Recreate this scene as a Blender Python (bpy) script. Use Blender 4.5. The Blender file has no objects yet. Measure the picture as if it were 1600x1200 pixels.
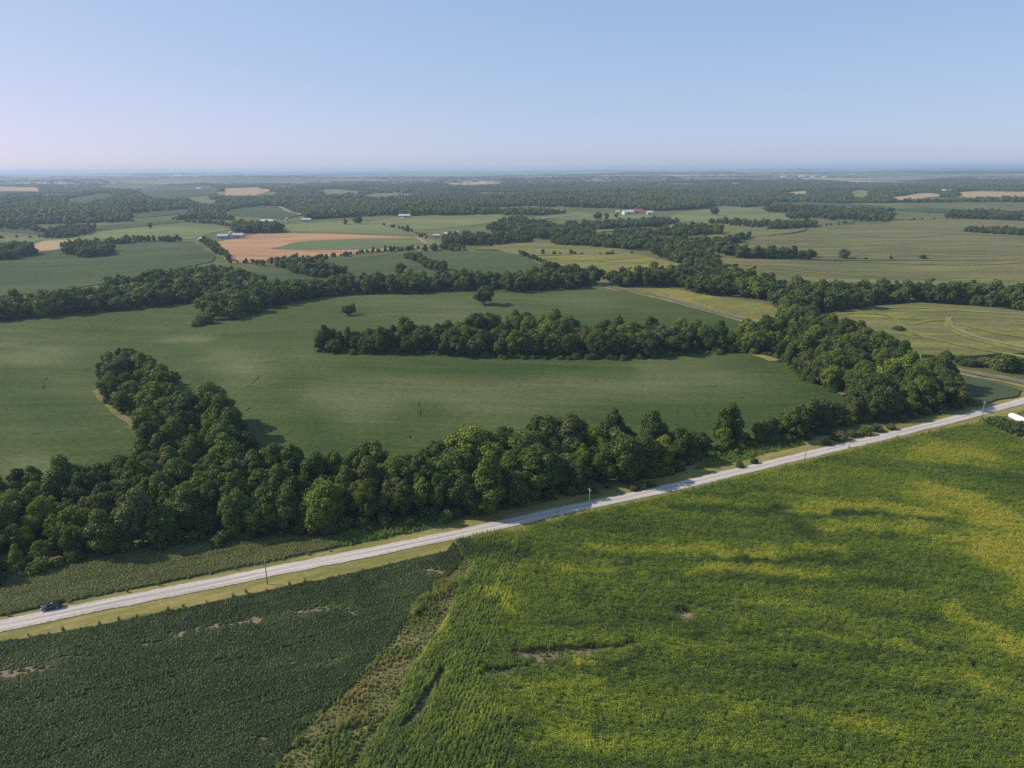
import bpy, math, random
import numpy as np
from mathutils import Matrix, Vector
from mathutils.geometry import delaunay_2d_cdt

rng = np.random.default_rng(11)
random.seed(11)
scene = bpy.context.scene
COL = scene.collection
R = math.radians

# ------------------------------------------------------------------ camera
CAM_H = 108.0
FPX, CX, CY = 1109.0, 800.0, 600.0
PITCH, ROLL = R(16.95), R(-0.36)
ROT = (Matrix.Rotation(math.pi / 2 - PITCH, 4, 'X') @ Matrix.Rotation(ROLL, 4, 'Z'))
cam_data = bpy.data.cameras.new('camera')
cam_data.sensor_width = 36.0
cam_data.lens = 36.0 * FPX / 1600.0
cam_data.clip_start, cam_data.clip_end = 1.0, 120000.0
cam = bpy.data.objects.new('camera', cam_data)
cam.matrix_world = Matrix.Translation((0, 0, CAM_H)) @ ROT
COL.objects.link(cam)
scene.camera = cam

# ------------------------------------------------------------------ sky and sun
SUN_EL, SUN_AZ = R(36), R(-80)          # azimuth from +Y (the way we look), negative = to the left
world = bpy.data.worlds.new('World')
scene.world = world
world.use_nodes = True
wn = world.node_tree
wn.nodes.clear()
w_out = wn.nodes.new('ShaderNodeOutputWorld')
w_bg = wn.nodes.new('ShaderNodeBackground')
w_sky = wn.nodes.new('ShaderNodeTexSky')
w_sky.sky_type = 'NISHITA'
w_sky.sun_disc = False
w_sky.sun_elevation = SUN_EL
w_sky.sun_rotation = SUN_AZ
w_sky.altitude = 1500
w_sky.air_density = 0.7
w_sky.dust_density = 3.0
w_sky.ozone_density = 3.0
w_bg.inputs['Strength'].default_value = 0.1
# late-summer haze: the same sky, its contrast softened and paler all round
w_sep = wn.nodes.new('ShaderNodeSeparateColor'); w_com = wn.nodes.new('ShaderNodeCombineColor')
wn.links.new(w_sky.outputs[0], w_sep.inputs[0])
for _c, (_g, _p) in enumerate(((2.465, .54), (3.254, .347), (4.26, .30))):
    w_pw = wn.nodes.new('ShaderNodeMath'); w_pw.operation = 'POWER'; w_pw.inputs[1].default_value = _p
    w_ml = wn.nodes.new('ShaderNodeMath'); w_ml.operation = 'MULTIPLY'; w_ml.inputs[1].default_value = _g
    wn.links.new(w_sep.outputs[_c], w_pw.inputs[0]); wn.links.new(w_pw.outputs[0], w_ml.inputs[0]); wn.links.new(w_ml.outputs[0], w_com.inputs[_c])
wn.links.new(w_com.outputs[0], w_bg.inputs['Color'])
wn.links.new(w_bg.outputs[0], w_out.inputs['Surface'])

sun_l = bpy.data.lights.new('sun', 'SUN')
sun_l.energy = 5.0
sun_l.angle = R(0.5)
sun_l.color = (1.0, 0.90, 0.74)
sun = bpy.data.objects.new('sun', sun_l)
to_sun = Vector((math.sin(SUN_AZ) * math.cos(SUN_EL), math.cos(SUN_AZ) * math.cos(SUN_EL), math.sin(SUN_EL)))
sun.rotation_euler = to_sun.to_track_quat('Z', 'Y').to_euler()
sun.location = (0, 0, 300)
COL.objects.link(sun)

vs = scene.view_settings
vs.view_transform = 'Standard'
vs.look = 'None'
vs.exposure = 0.2
vs.gamma = 1.0
scene.render.use_motion_blur = False
scene.cycles.max_bounces = 6
scene.cycles.diffuse_bounces = 1
scene.cycles.glossy_bounces = 2
scene.cycles.transmission_bounces = 3
scene.cycles.volume_bounces = 0
scene.cycles.transparent_max_bounces = 8
scene.cycles.use_denoising = False
scene.cycles.use_adaptive_sampling = False

# ------------------------------------------------------------------ terrain and pixel <-> ground
def smooth(a, b, x):
    t = np.clip((x - a) / (b - a), 0, 1)
    return t * t * (3 - 2 * t)

_waves = {}
def _wave(key, lam, n, x, y):
    if key not in _waves:
        g = np.random.default_rng(key)
        _waves[key] = [(g.uniform(0, 2 * np.pi), lam * g.uniform(.7, 1.5), g.uniform(0, 6.28)) for _ in range(n)]
    s = 0
    for th, l, ph in _waves[key]:
        s = s + np.sin((x * np.cos(th) + y * np.sin(th)) * 2 * np.pi / l + ph)
    return s / math.sqrt(n)

def hgt(x, y):
    x = np.asarray(x, float); y = np.asarray(y, float)
    r = np.hypot(x, y)
    return (1.9 * smooth(150, 480, r) * _wave(3, 380, 5, x, y)
            + 6.2 * smooth(700, 1700, r) * _wave(5, 1300, 5, x, y)
            + 15. * smooth(3000, 9000, r) * _wave(8, 5200, 6, x, y))

ROT3 = np.array(ROT.to_3x3())
_steps = np.concatenate([np.linspace(60, 700, 600), np.geomspace(701, 60000, 1400)])
def ground(px, py=None):
    """image pixel(s) of the 1600x1200 photograph -> point(s) (x, y) on the terrain"""
    p = np.atleast_2d(np.asarray(px if py is None else np.stack([px, py], -1), float))
    v = np.stack([(p[:, 0] - CX) / FPX, -(p[:, 1] - CY) / FPX, -np.ones(len(p))], -1)
    d = v @ ROT3.T
    d = d / np.hypot(d[:, 0], d[:, 1])[:, None]
    out = np.zeros((len(p), 2))
    for i in range(len(p)):
        x = d[i, 0] * _steps; y = d[i, 1] * _steps
        f = CAM_H + d[i, 2] * _steps - hgt(x, y)
        k = np.argmax(f < 0)
        if f[k] >= 0:
            k = len(_steps) - 1
            t = _steps[k]
        else:
            k = max(k, 1)
            t = _steps[k - 1] + (_steps[k] - _steps[k - 1]) * f[k - 1] / (f[k - 1] - f[k])
        out[i] = d[i, :2] * t
    return out

def pixel(x, y, z):
    v = np.stack([x, y, np.asarray(z) - CAM_H], -1) @ ROT3
    return CX + FPX * v[..., 0] / -v[..., 2], CY - FPX * v[..., 1] / -v[..., 2]

def g1(px, py):
    x, y = ground([[px, py]])[0]
    return float(x), float(y), float(hgt(x, y))

def in_poly(x, y, poly):
    x = np.asarray(x); y = np.asarray(y)
    ins = np.zeros(x.shape, bool)
    n = len(poly)
    for i in range(n):
        x1, y1 = poly[i]; x2, y2 = poly[(i + 1) % n]
        if y1 == y2: continue
        c = ((y1 > y) != (y2 > y)) & (x < (x2 - x1) * (y - y1) / (y2 - y1) + x1)
        ins ^= c
    return ins

def vnoise(x, y, s, seed=0):
    """smooth value noise in 0..1, feature size s"""
    x = np.asarray(x, float) / s; y = np.asarray(y, float) / s
    xi = np.floor(x).astype(np.int64); yi = np.floor(y).astype(np.int64)
    fx = x - xi; fy = y - yi
    fx = fx * fx * (3 - 2 * fx); fy = fy * fy * (3 - 2 * fy)
    def hsh(a, b):
        v = np.sin(a * 127.1 + b * 311.7 + seed * 74.7) * 43758.5453
        return v - np.floor(v)
    return ((hsh(xi, yi) * (1 - fx) + hsh(xi + 1, yi) * fx) * (1 - fy)
            + (hsh(xi, yi + 1) * (1 - fx) + hsh(xi + 1, yi + 1) * fx) * fy)

# ------------------------------------------------------------------ material helpers
class NT:
    def __init__(s, name):
        s.m = bpy.data.materials.new(name); s.m.use_nodes = True
        s.t = s.m.node_tree; s.t.nodes.clear()
        s.out = s.n('ShaderNodeOutputMaterial')
    def n(s, typ, **kw):
        nd = s.t.nodes.new(typ)
        for k, v in kw.items(): setattr(nd, k, v)
        return nd
    def l(s, a, b): s.t.links.new(a, b)
    def pos(s): return s.n('ShaderNodeNewGeometry').outputs['Position']
    def mapped(s, vec, scale=(1, 1, 1), rot=0.0, loc=(0, 0, 0)):
        r = s.n('ShaderNodeMapping'); r.inputs['Rotation'].default_value = (0, 0, rot)
        s.l(vec, r.inputs['Vector'])
        q = s.n('ShaderNodeMapping'); q.inputs['Scale'].default_value = scale; q.inputs['Location'].default_value = loc
        s.l(r.outputs[0], q.inputs['Vector'])
        return q.outputs[0]
    def noise(s, vec, scale, detail=3, rough=.55, dist=0):
        nd = s.n('ShaderNodeTexNoise'); nd.inputs['Scale'].default_value = scale
        nd.inputs['Detail'].default_value = detail; nd.inputs['Roughness'].default_value = rough
        nd.inputs['Distortion'].default_value = dist
        if vec is not None: s.l(vec, nd.inputs['Vector'])
        return nd.outputs['Fac']
    def ramp(s, fac, stops, interp='LINEAR'):
        nd = s.n('ShaderNodeValToRGB'); nd.color_ramp.interpolation = interp
        el = nd.color_ramp.elements
        while len(el) < len(stops): el.new(.5)
        for e, (p, c) in zip(el, stops):
            e.position = p
            e.color = (c, c, c, 1) if isinstance(c, (int, float)) else (*c, 1)
        s.l(fac, nd.inputs[0])
        return nd.outputs[0]
    def mix(s, fac, a, b, mode='MIX'):
        nd = s.n('ShaderNodeMix', data_type='RGBA', blend_type=mode)
        for sock, v in ((nd.inputs[0], fac), (nd.inputs[6], a), (nd.inputs[7], b)):
            if isinstance(v, (int, float)): sock.default_value = v
            elif isinstance(v, tuple): sock.default_value = (*v, 1)
            else: s.l(v, sock)
        return nd.outputs[2]
    def math(s, op, a, b=None):
        nd = s.n('ShaderNodeMath', operation=op)
        for sock, v in ((nd.inputs[0], a), (nd.inputs[1], b)):
            if v is None: continue
            if isinstance(v, (int, float)): sock.default_value = v
            else: s.l(v, sock)
        return nd.outputs[0]
    def bump(s, h, strength, dist):
        nd = s.n('ShaderNodeBump'); nd.inputs['Strength'].default_value = strength; nd.inputs['Distance'].default_value = dist
        s.l(h, nd.inputs['Height']); return nd.outputs[0]
    def bsdf(s, col, rough=.8, normal=None, spec=.25, metal=0.0):
        b = s.n('ShaderNodeBsdfPrincipled')
        if isinstance(col, tuple): b.inputs['Base Color'].default_value = (*col, 1)
        else: s.l(col, b.inputs['Base Color'])
        b.inputs['Roughness'].default_value = rough
        b.inputs['Specular IOR Level'].default_value = spec
        b.inputs['Metallic'].default_value = metal
        if normal is not None: s.l(normal, b.inputs['Normal'])
        s.l(b.outputs[0], s.out.inputs['Surface'])
        return b

def plain(name, col, rough=.6, spec=.3, metal=0.0, vary=.12, scale=2.0):
    t = NT(name)
    tc = t.n('ShaderNodeTexCoord').outputs['Object']
    f = t.noise(tc, scale, 4)
    a = tuple(max(0, c * (1 - vary)) for c in col); b = tuple(min(1, c * (1 + vary)) for c in col)
    t.bsdf(t.mix(f, a, b), rough, None, spec, metal)
    return t.m

def field_mat(name, dark, mid, light, rot=0.0, big=90., fine=1.2, stretch=3.0, fine_amt=.35, bump=.4, bdist=.5, spots=None, spot_amt=.5, rows=None, lo=.36, hi=.64, streak=.10, relief_tone=False):
    """crop canopy seen from the air: broad tonal drift, streaks along the rows, fine leafy grain"""
    t = NT(name); p = t.pos()
    mp = t.mapped(p, (1 / stretch, 1, 1), rot)
    f1 = t.noise(mp, 1 / big, 4, .6, .6)
    col = t.ramp(f1, [(lo, dark), ((lo + hi) / 2, mid), (hi, light)])
    f2 = t.noise(t.mapped(p, (1 / (stretch * 2), 1, 1), rot, (31, 7, 0)), 1 / (big * .16), 3, .6, .3)
    col = t.mix(.35, col, t.ramp(f2, [(.3, dark), (.5, mid), (.72, light)]))
    if spots:
        fs = t.noise(t.mapped(p, (1 / (stretch * 1.3), 1, 1), rot, (-90, 44, 0)), 1 / (big * .45), 3, .6, .8)
        col = t.mix(t.math('MULTIPLY', t.ramp(fs, [(.55, 0.), (.72, 1.)]), spot_amt), col, spots)
    if relief_tone:  # crop tone with painted relief, blended over the noise colours
        va = t.n('ShaderNodeAttribute', attribute_type='GEOMETRY', attribute_name='relief_tone').outputs['Fac']
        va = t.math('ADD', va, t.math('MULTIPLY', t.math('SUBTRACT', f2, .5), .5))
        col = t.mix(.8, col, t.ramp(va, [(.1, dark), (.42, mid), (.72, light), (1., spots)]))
    fg = t.noise(t.mapped(p, (.6, 1, 1), rot), 1 / fine, 3, .7)
    fr = t.ramp(fg, [(.3, 1 - fine_amt), (.7, 1 + fine_amt * .6)])
    col = t.mix(1.0, col, fr, 'MULTIPLY')
    fs2 = t.noise(t.mapped(p, (1 / 34., 1, 1), rot, (5, 90, 0)), 1 / (fine * 2.2), 3, .6, .4)
    col = t.mix(1.0, col, t.ramp(fs2, [(.3, 1 - streak), (.7, 1 + streak)]), 'MULTIPLY')
    h = fg
    if rows:
        w = t.n('ShaderNodeTexWave', wave_type='BANDS', bands_direction='Y'); w.inputs['Scale'].default_value = 1 / rows * .314 * 2
        w.inputs['Distortion'].default_value = 1.5; w.inputs['Detail'].default_value = 2
        t.l(t.mapped(p, (1, 1, 1), rot), w.inputs['Vector'])
        col = t.mix(1.0, col, t.ramp(w.outputs['Fac'], [(0, .86), (1, 1.06)]), 'MULTIPLY')
    t.bsdf(col, .85, t.bump(h, bump, bdist), .03)
    return t.m

# ------------------------------------------------------------------ mesh helpers
def link(name, mesh, parent=None):
    o = bpy.data.objects.new(name, mesh)
    COL.objects.link(o)
    if parent is not None: o.parent = parent
    return o

def tag(o, label=None, cat=None, group=None, kind=None):
    if label: o['label'] = label
    if cat: o['category'] = cat
    if group: o['group'] = group
    if kind: o['kind'] = kind
    return o

def empty(name, loc, rz=0.0, scale=1.0):
    o = bpy.data.objects.new(name, None)
    o.empty_display_size = 1
    o.location = loc; o.rotation_euler = (0, 0, rz); o.scale = (scale,) * 3
    COL.objects.link(o)
    return o

def mesh_from(name, verts, faces, mat=None, smooth_=False):
    me = bpy.data.meshes.new(name)
    me.from_pydata([tuple(map(float, v)) for v in verts], [], [tuple(map(int, f)) for f in faces])
    if mat: me.materials.append(mat)
    if smooth_:
        me.polygons.foreach_set('use_smooth', np.ones(len(me.polygons), bool))
    me.update()
    return me

class MB:
    """collects simple solids into one mesh"""
    def __init__(s): s.v = []; s.f = []
    def add(s, vs_, fs_):
        n = len(s.v); s.v += [tuple(v) for v in vs_]; s.f += [tuple(i + n for i in f) for f in fs_]
    def box(s, x0, x1, y0, y1, z0, z1):
        s.add([(x0, y0, z0), (x1, y0, z0), (x1, y1, z0), (x0, y1, z0), (x0, y0, z1), (x1, y0, z1), (x1, y1, z1), (x0, y1, z1)],
              [(0, 3, 2, 1), (4, 5, 6, 7), (0, 1, 5, 4), (1, 2, 6, 5), (2, 3, 7, 6), (3, 0, 4, 7)])
    def tube(s, pts, rads, n=10, cap=True):
        base = len(s.v); pts = [Vector(p) for p in pts]
        for i, (p, r) in enumerate(zip(pts, rads)):
            d = (pts[min(i + 1, len(pts) - 1)] - pts[max(i - 1, 0)]).normalized()
            a = d.orthogonal().normalized(); b = d.cross(a)
            for k in range(n):
                t = 2 * math.pi * k / n
                s.v.append(tuple(p + (a * math.cos(t) + b * math.sin(t)) * r))
        for i in range(len(pts) - 1):
            for k in range(n):
                s.f.append((base + i * n + k, base + i * n + (k + 1) % n, base + (i + 1) * n + (k + 1) % n, base + (i + 1) * n + k))
        if cap:
            s.f.append(tuple(base + k for k in reversed(range(n))))
            s.f.append(tuple(base + (len(pts) - 1) * n + k for k in range(n)))
    def build(s, name, mat, parent=None, smooth_=False):
        return link(name, mesh_from(name, s.v, s.f, mat, smooth_), parent)

def densify(poly, step, closed=True):
    out = []
    n = len(poly)
    for i in range(n if closed else n - 1):
        a = np.array(poly[i]); b = np.array(poly[(i + 1) % n])
        k = max(1, int(np.hypot(*(b - a)) / step))
        for j in range(k): out.append(a + (b - a) * j / k)
    if not closed: out.append(np.array(poly[-1]))
    return np.array(out)

def smooth_line(pts, n=8):
    """Catmull-Rom through the points"""
    p = np.array(pts, float); p = np.vstack([2 * p[0] - p[1], p, 2 * p[-1] - p[-2]])
    out = []
    for i in range(1, len(p) - 2):
        for t in np.linspace(0, 1, n, endpoint=False):
            out.append(.5 * ((2 * p[i]) + (-p[i - 1] + p[i + 1]) * t + (2 * p[i - 1] - 5 * p[i] + 4 * p[i + 1] - p[i + 2]) * t * t
                             + (-p[i - 1] + 3 * p[i] - 3 * p[i + 1] + p[i + 2]) * t ** 3))
    out.append(p[-2])
    return np.array(out)

def wobble(pts, amp, scale, seed):
    p = np.array(pts, float)
    return p + amp * np.stack([vnoise(p[:, 0], p[:, 1], scale, seed) - .5, vnoise(p[:, 0], p[:, 1], scale, seed + 9) - .5], -1)

def sheet(name, poly, off, mat, spacing=12., skirt=1.0, holes=(), label=None, kind='structure', edge=None, rough_edge=1.5):
    """a field: the terrain raised by the crop's height inside a ground polygon, with closed sides"""
    edge = edge or spacing * .5
    ring = wobble(densify(poly, edge), rough_edge, edge * 3, 5)
    rings = [ring] + [np.array(h) for h in holes]
    verts, edges = [], []
    for r_ in rings:
        b = len(verts); verts += [Vector((float(q[0]), float(q[1]))) for q in r_]
        edges += [(b + i, b + (i + 1) % len(r_)) for i in range(len(r_))]
    x0, y0 = ring.min(0); x1, y1 = ring.max(0)
    gx, gy = np.meshgrid(np.arange(x0, x1, spacing), np.arange(y0, y1, spacing))
    gx = gx.ravel() + rng.uniform(-.2, .2, gx.size) * spacing; gy = gy.ravel() + rng.uniform(-.2, .2, gy.size) * spacing
    ins = in_poly(gx, gy, ring)
    verts += [Vector((float(a), float(b))) for a, b in zip(gx[ins], gy[ins])]
    v, e, f = delaunay_2d_cdt(verts, edges, [], 0, 1e-4)[:3]
    v = np.array([(q.x, q.y) for q in v]); f = np.array([t for t in f if len(t) == 3])
    c = v[f].mean(1)
    keep = in_poly(c[:, 0], c[:, 1], ring)
    for h in holes: keep &= ~in_poly(c[:, 0], c[:, 1], np.array(h))
    f = f[keep]
    z = hgt(v[:, 0], v[:, 1]) + off
    V = [(a[0], a[1], b) for a, b in zip(v, z)]; F = [tuple(t) for t in f]
    if skirt:
        cnt = {}
        for t in F:
            for i in range(3):
                k = (t[i], t[(i + 1) % 3]); cnt[k] = 1
        low = {}
        for (a, b) in list(cnt):
            if (b, a) not in cnt:
                for q in (a, b):
                    if q not in low:
                        low[q] = len(V); V.append((V[q][0], V[q][1], V[q][2] - skirt - off))
                F.append((b, a, low[a], low[b]))
    o = link(name, mesh_from(name, V, F, mat))
    return tag(o, label, None, None, kind)

def offset_line(line, d):
    line = np.asarray(line); t = np.gradient(line, axis=0)
    n = np.stack([-t[:, 1], t[:, 0]], -1); n /= np.linalg.norm(n, axis=1)[:, None]
    return line + n * np.asarray(d).reshape(-1, 1)

def ribbon(name, line, width, off, mat, jitter=.25, label=None, kind='structure', across=4, crown=0.0, jscale=3.0):
    """a strip draped on the ground along a world polyline"""
    line = densify(line, max(1.5, width * .5), False)
    w = np.full(len(line), width / 2)
    j1 = (vnoise(line[:, 0], line[:, 1], jscale, 1) - .5) * 2 * jitter; j2 = (vnoise(line[:, 0], line[:, 1], jscale, 2) - .5) * 2 * jitter
    V, F = [], []
    for k in range(across + 1):
        s = k / across * 2 - 1
        p = offset_line(line, s * (w + (j1 if s > 0 else j2)))
        z = hgt(p[:, 0], p[:, 1]) + off + crown * (1 - s * s)
        V += [(a[0], a[1], b) for a, b in zip(p, z)]
    n = len(line)
    for k in range(across):
        for i in range(n - 1):
            F.append((k * n + i, k * n + i + 1, (k + 1) * n + i + 1, (k + 1) * n + i))
    me = mesh_from(name, V, F, mat, True)
    at = me.attributes.new('across', 'FLOAT', 'POINT'); at.data.foreach_set('value', np.repeat(np.abs(np.arange(across + 1) / across * 2 - 1), n).astype(np.float32))
    o = link(name, me)
    return tag(o, label, None, None, kind)

def G(pts): return ground(np.array(pts, float))

# scatter: a point mesh whose points carry prototypes by geometry nodes (only for uncountable stuff)
def scatter_group(coll):
    ng = bpy.data.node_groups.new('scatter', 'GeometryNodeTree')
    ng.interface.new_socket('Geometry', in_out='INPUT', socket_type='NodeSocketGeometry')
    ng.interface.new_socket('Geometry', in_out='OUTPUT', socket_type='NodeSocketGeometry')
    N = ng.nodes
    gi = N.new('NodeGroupInput'); go = N.new('NodeGroupOutput')
    ci = N.new('GeometryNodeCollectionInfo'); ci.inputs['Collection'].default_value = coll
    ci.inputs['Separate Children'].default_value = True; ci.inputs['Reset Children'].default_value = True
    ip = N.new('GeometryNodeInstanceOnPoints'); ip.inputs['Pick Instance'].default_value = True
    def att(nm, typ):
        a = N.new('GeometryNodeInputNamedAttribute'); a.data_type = typ; a.inputs['Name'].default_value = nm
        return a.outputs[0]
    L = ng.links
    L.new(gi.outputs[0], ip.inputs['Points']); L.new(ci.outputs[0], ip.inputs['Instance'])
    L.new(att('idx', 'INT'), ip.inputs['Instance Index'])
    L.new(att('rot', 'FLOAT_VECTOR'), ip.inputs['Rotation'])
    L.new(att('scl', 'FLOAT_VECTOR'), ip.inputs['Scale'])
    L.new(ip.outputs[0], go.inputs[0])
    return ng

_groups = {}
def scatter(name, pts, idx, rotz, scl, coll, label, cat, tone=None, tilt=0.0):
    n = len(pts)
    me = bpy.data.meshes.new(name)
    me.vertices.add(n)
    me.vertices.foreach_set('co', np.ascontiguousarray(pts, np.float32).ravel())
    a = me.attributes.new('idx', 'INT', 'POINT'); a.data.foreach_set('value', np.asarray(idx, np.int32))
    rot = np.zeros((n, 3), np.float32); rot[:, 2] = rotz
    if tilt: rot[:, :2] = rng.normal(0, tilt, (n, 2))
    a = me.attributes.new('rot', 'FLOAT_VECTOR', 'POINT'); a.data.foreach_set('vector', rot.ravel())
    scl = np.asarray(scl, np.float32)
    if scl.ndim == 1: scl = np.repeat(scl[:, None], 3, 1)
    a = me.attributes.new('scl', 'FLOAT_VECTOR', 'POINT'); a.data.foreach_set('vector', np.ascontiguousarray(scl).ravel())
    a = me.attributes.new('tone', 'FLOAT', 'POINT')
    a.data.foreach_set('value', np.asarray(tone if tone is not None else rng.uniform(0, 1, n), np.float32))
    o = link(name, me)
    if coll.name not in _groups: _groups[coll.name] = scatter_group(coll)
    md = o.modifiers.new('scatter', 'NODES'); md.node_group = _groups[coll.name]
    return tag(o, label, cat, None, 'stuff')

def proto_collection(name, meshes):
    c = bpy.data.collections.new(name)
    for i, m in enumerate(meshes):
        o = bpy.data.objects.new('%s_%02d' % (name, i), m); c.objects.link(o)
    return c

# ================================================================== MATERIALS OF THE LAND
def ground_material():
    t = NT('pasture_and_far_fields'); p = t.pos()
    near = t.ramp(t.noise(t.mapped(p, (.4, 1, 1)), 1 / 60., 5, .65, .5), [(.3, (.075, .09, .034)), (.5, (.115, .122, .05)), (.7, (.16, .152, .07))])
    near = t.mix(1.0, near, t.ramp(t.noise(p, .8, 3, .7), [(.3, .75), (.7, 1.15)]), 'MULTIPLY')
    # far away: parcels of crop, hay, stubble and wood
    vo = t.n('ShaderNodeTexVoronoi', distance='CHEBYCHEV'); vo.inputs['Scale'].default_value = 1 / 620.
    vo.inputs['Randomness'].default_value = .85
    wob = t.n('ShaderNodeTexNoise'); wob.inputs['Scale'].default_value = 1 / 420.; wob.inputs['Detail'].default_value = 3; t.l(p, wob.inputs['Vector'])
    off = t.n('ShaderNodeVectorMath', operation='SCALE'); off.inputs['Scale'].default_value = 200.; t.l(wob.outputs['Color'], off.inputs[0])
    ad = t.n('ShaderNodeVectorMath', operation='ADD'); t.l(p, ad.inputs[0]); t.l(off.outputs[0], ad.inputs[1])
    t.l(t.mapped(ad.outputs[0], (.75, 1.1, 0.0), R(7)), vo.inputs['Vector'])
    sep = t.n('ShaderNodeSeparateColor'); t.l(vo.outputs['Color'], sep.inputs[0])
    par = t.ramp(sep.outputs[0], [(0, (.06, .08, .034)), (.25, (.09, .11, .045)), (.42, (.14, .15, .06)), (.55, (.075, .10, .04)), (.68, (.19, .18, .085)), (.8, (.30, .22, .13)), (.9, (.11, .13, .055))], 'CONSTANT')
    par = t.mix(1.0, par, t.ramp(t.noise(p, 1 / 90., 4, .6), [(.3, .8), (.7, 1.2)]), 'MULTIPLY')
    ln = t.n('ShaderNodeVectorMath', operation='LENGTH'); t.l(p, ln.inputs[0])
    far = t.n('ShaderNodeMapRange'); far.inputs[1].default_value = 2600; far.inputs[2].default_value = 3800
    t.l(ln.outputs['Value'], far.inputs[0])
    t.bsdf(t.mix(far.outputs[0], near, par), .85, t.bump(t.noise(p, .5, 4, .7), .5, .4), .03)
    return t.m

M = {}
M['ground'] = ground_material()
M['soy_mid'] = field_mat('soybean_canopy', (.040, .068, .020), (.073, .094, .032), (.122, .134, .062), R(4), 95, 1.6, 2.6, .3, .7, .7, (.150, .165, .05), .6, None, .40, .62, streak=.09, relief_tone=True)
M['soy_far'] = field_mat('soybean_canopy_far', (.044, .066, .028), (.062, .084, .036), (.092, .108, .050), R(-8), 120, 2.5, 3, .25, .5, .8, None, .5)
M['soy_strip'] = field_mat('soybean_canopy_strip', (.052, .072, .034), (.062, .082, .04), (.075, .094, .046), R(-25), 40, .6, 4, .3, .5, .4)
M['corn_far'] = field_mat('corn_canopy_far', (.090, .105, .040), (.145, .150, .055), (.19, .175, .075), R(6), 45, 2.0, 4.0, .3, .6, 1.2, (.25, .25, .045), .75, streak=.2)
M['corn_yellow'] = field_mat('corn_canopy_yellowing', (.11, .125, .04), (.17, .168, .05), (.23, .21, .06), R(-20), 45, 2.0, 3.5, .28, .6, 1.0, (.30, .27, .045), .6)
M['corn_olive'] = field_mat('corn_canopy_olive', (.085, .10, .045), (.14, .138, .06), (.195, .165, .085), R(3), 60, 2.6, 4.5, .3, .7, 1.2, (.20, .215, .055), .7, streak=.22)
M['hay'] = field_mat('hay_field', (.105, .13, .05), (.145, .162, .065), (.18, .19, .08), R(10), 110, 3.0, 3, .22, .3, .4)
M['green_hay'] = field_mat('green_hay_field', (.085, .12, .05), (.11, .14, .06), (.135, .155, .07), R(0), 60, 3.0, 3, .2, .3, .4)
M['tan'] = field_mat('stubble_field', (.27, .2, .11), (.34, .25, .14), (.40, .3, .17), R(10), 70, 3.0, 4, .2, .2, .3)
M['red_soil'] = field_mat('tilled_red_soil', (.30, .165, .09), (.36, .205, .115), (.42, .26, .15), R(-6), 60, 3.0, 4, .18, .2, .3)
M['verge'] = field_mat('mown_verge', (.135, .14, .045), (.21, .19, .063), (.30, .235, .10), R(-25), 9, .5, 3.0, .3, .5, .15, (.10, .14, .035), .7)
M['lush'] = field_mat('lush_grass', (.07, .13, .025), (.105, .17, .035), (.15, .20, .05), R(-20), 10, .7, 2.0, .35, .7, .4)
M['soil'] = field_mat('bare_field_soil', (.13, .10, .07), (.19, .15, .11), (.26, .21, .16), R(-20), 12, .4, 2.0, .25, .5, .1)
M['weed_soil'] = field_mat('weedy_soil', (.10, .11, .045), (.155, .145, .06), (.21, .175, .09), R(-50), 9, .5, 2.0, .3, .5, .2)
M['dirt_track'] = plain('dirt_track', (.30, .24, .17), .9, .1, 0, .2, .3)

def gravel_material():
    t = NT('white_gravel'); uv = t.pos()
    f = t.noise(uv, 2.2, 5, .7)
    col = t.ramp(f, [(.3, (.37, .325, .295)), (.55, (.49, .44, .405)), (.75, (.58, .53, .49))])
    streak = t.noise(t.mapped(uv, (.03, 1.1, 1), R(-24.5)), 1.0, 3, .6)
    col = t.mix(1.0, col, t.ramp(streak, [(.3, .80), (.7, 1.10)]), 'MULTIPLY')
    big = t.noise(t.mapped(uv, (.25, 1, 1), R(-24.5)), .09, 3, .6)
    col = t.mix(1.0, col, t.ramp(big, [(.3, .88), (.7, 1.06)]), 'MULTIPLY')
    s_ = t.n('ShaderNodeAttribute', attribute_type='GEOMETRY', attribute_name='across').outputs['Fac']     # 0 centre .. 1 edge
    worn = t.ramp(t.math('ADD', s_, t.math('MULTIPLY', t.math('SUBTRACT', f, .5), .12)), [(.0, .80), (.16, .86), (.30, 1.12), (.48, 1.06), (.60, .90), (.75, 1.0), (.95, .9)])
    col = t.mix(1.0, col, worn, 'MULTIPLY')
    e = t.math('ADD', s_, t.math('MULTIPLY', t.math('SUBTRACT', t.noise(uv, .9, 4, .7), .5), .7))
    col = t.mix(t.ramp(e, [(.86, 0.), (1.06, 1.)]), col, (.20, .175, .085))
    t.bsdf(col, .9, t.bump(f, .5, .05), .05)
    return t.m
M['gravel'] = gravel_material()
def asphalt_material():
    t = NT('asphalt'); uv = t.pos()
    col = t.ramp(t.noise(uv, 1.5, 5, .7), [(.3, (.085, .085, .09)), (.7, (.14, .138, .138))])
    t.bsdf(col, .85, None, .25)
    return t.m
M['asphalt'] = asphalt_material()

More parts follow.
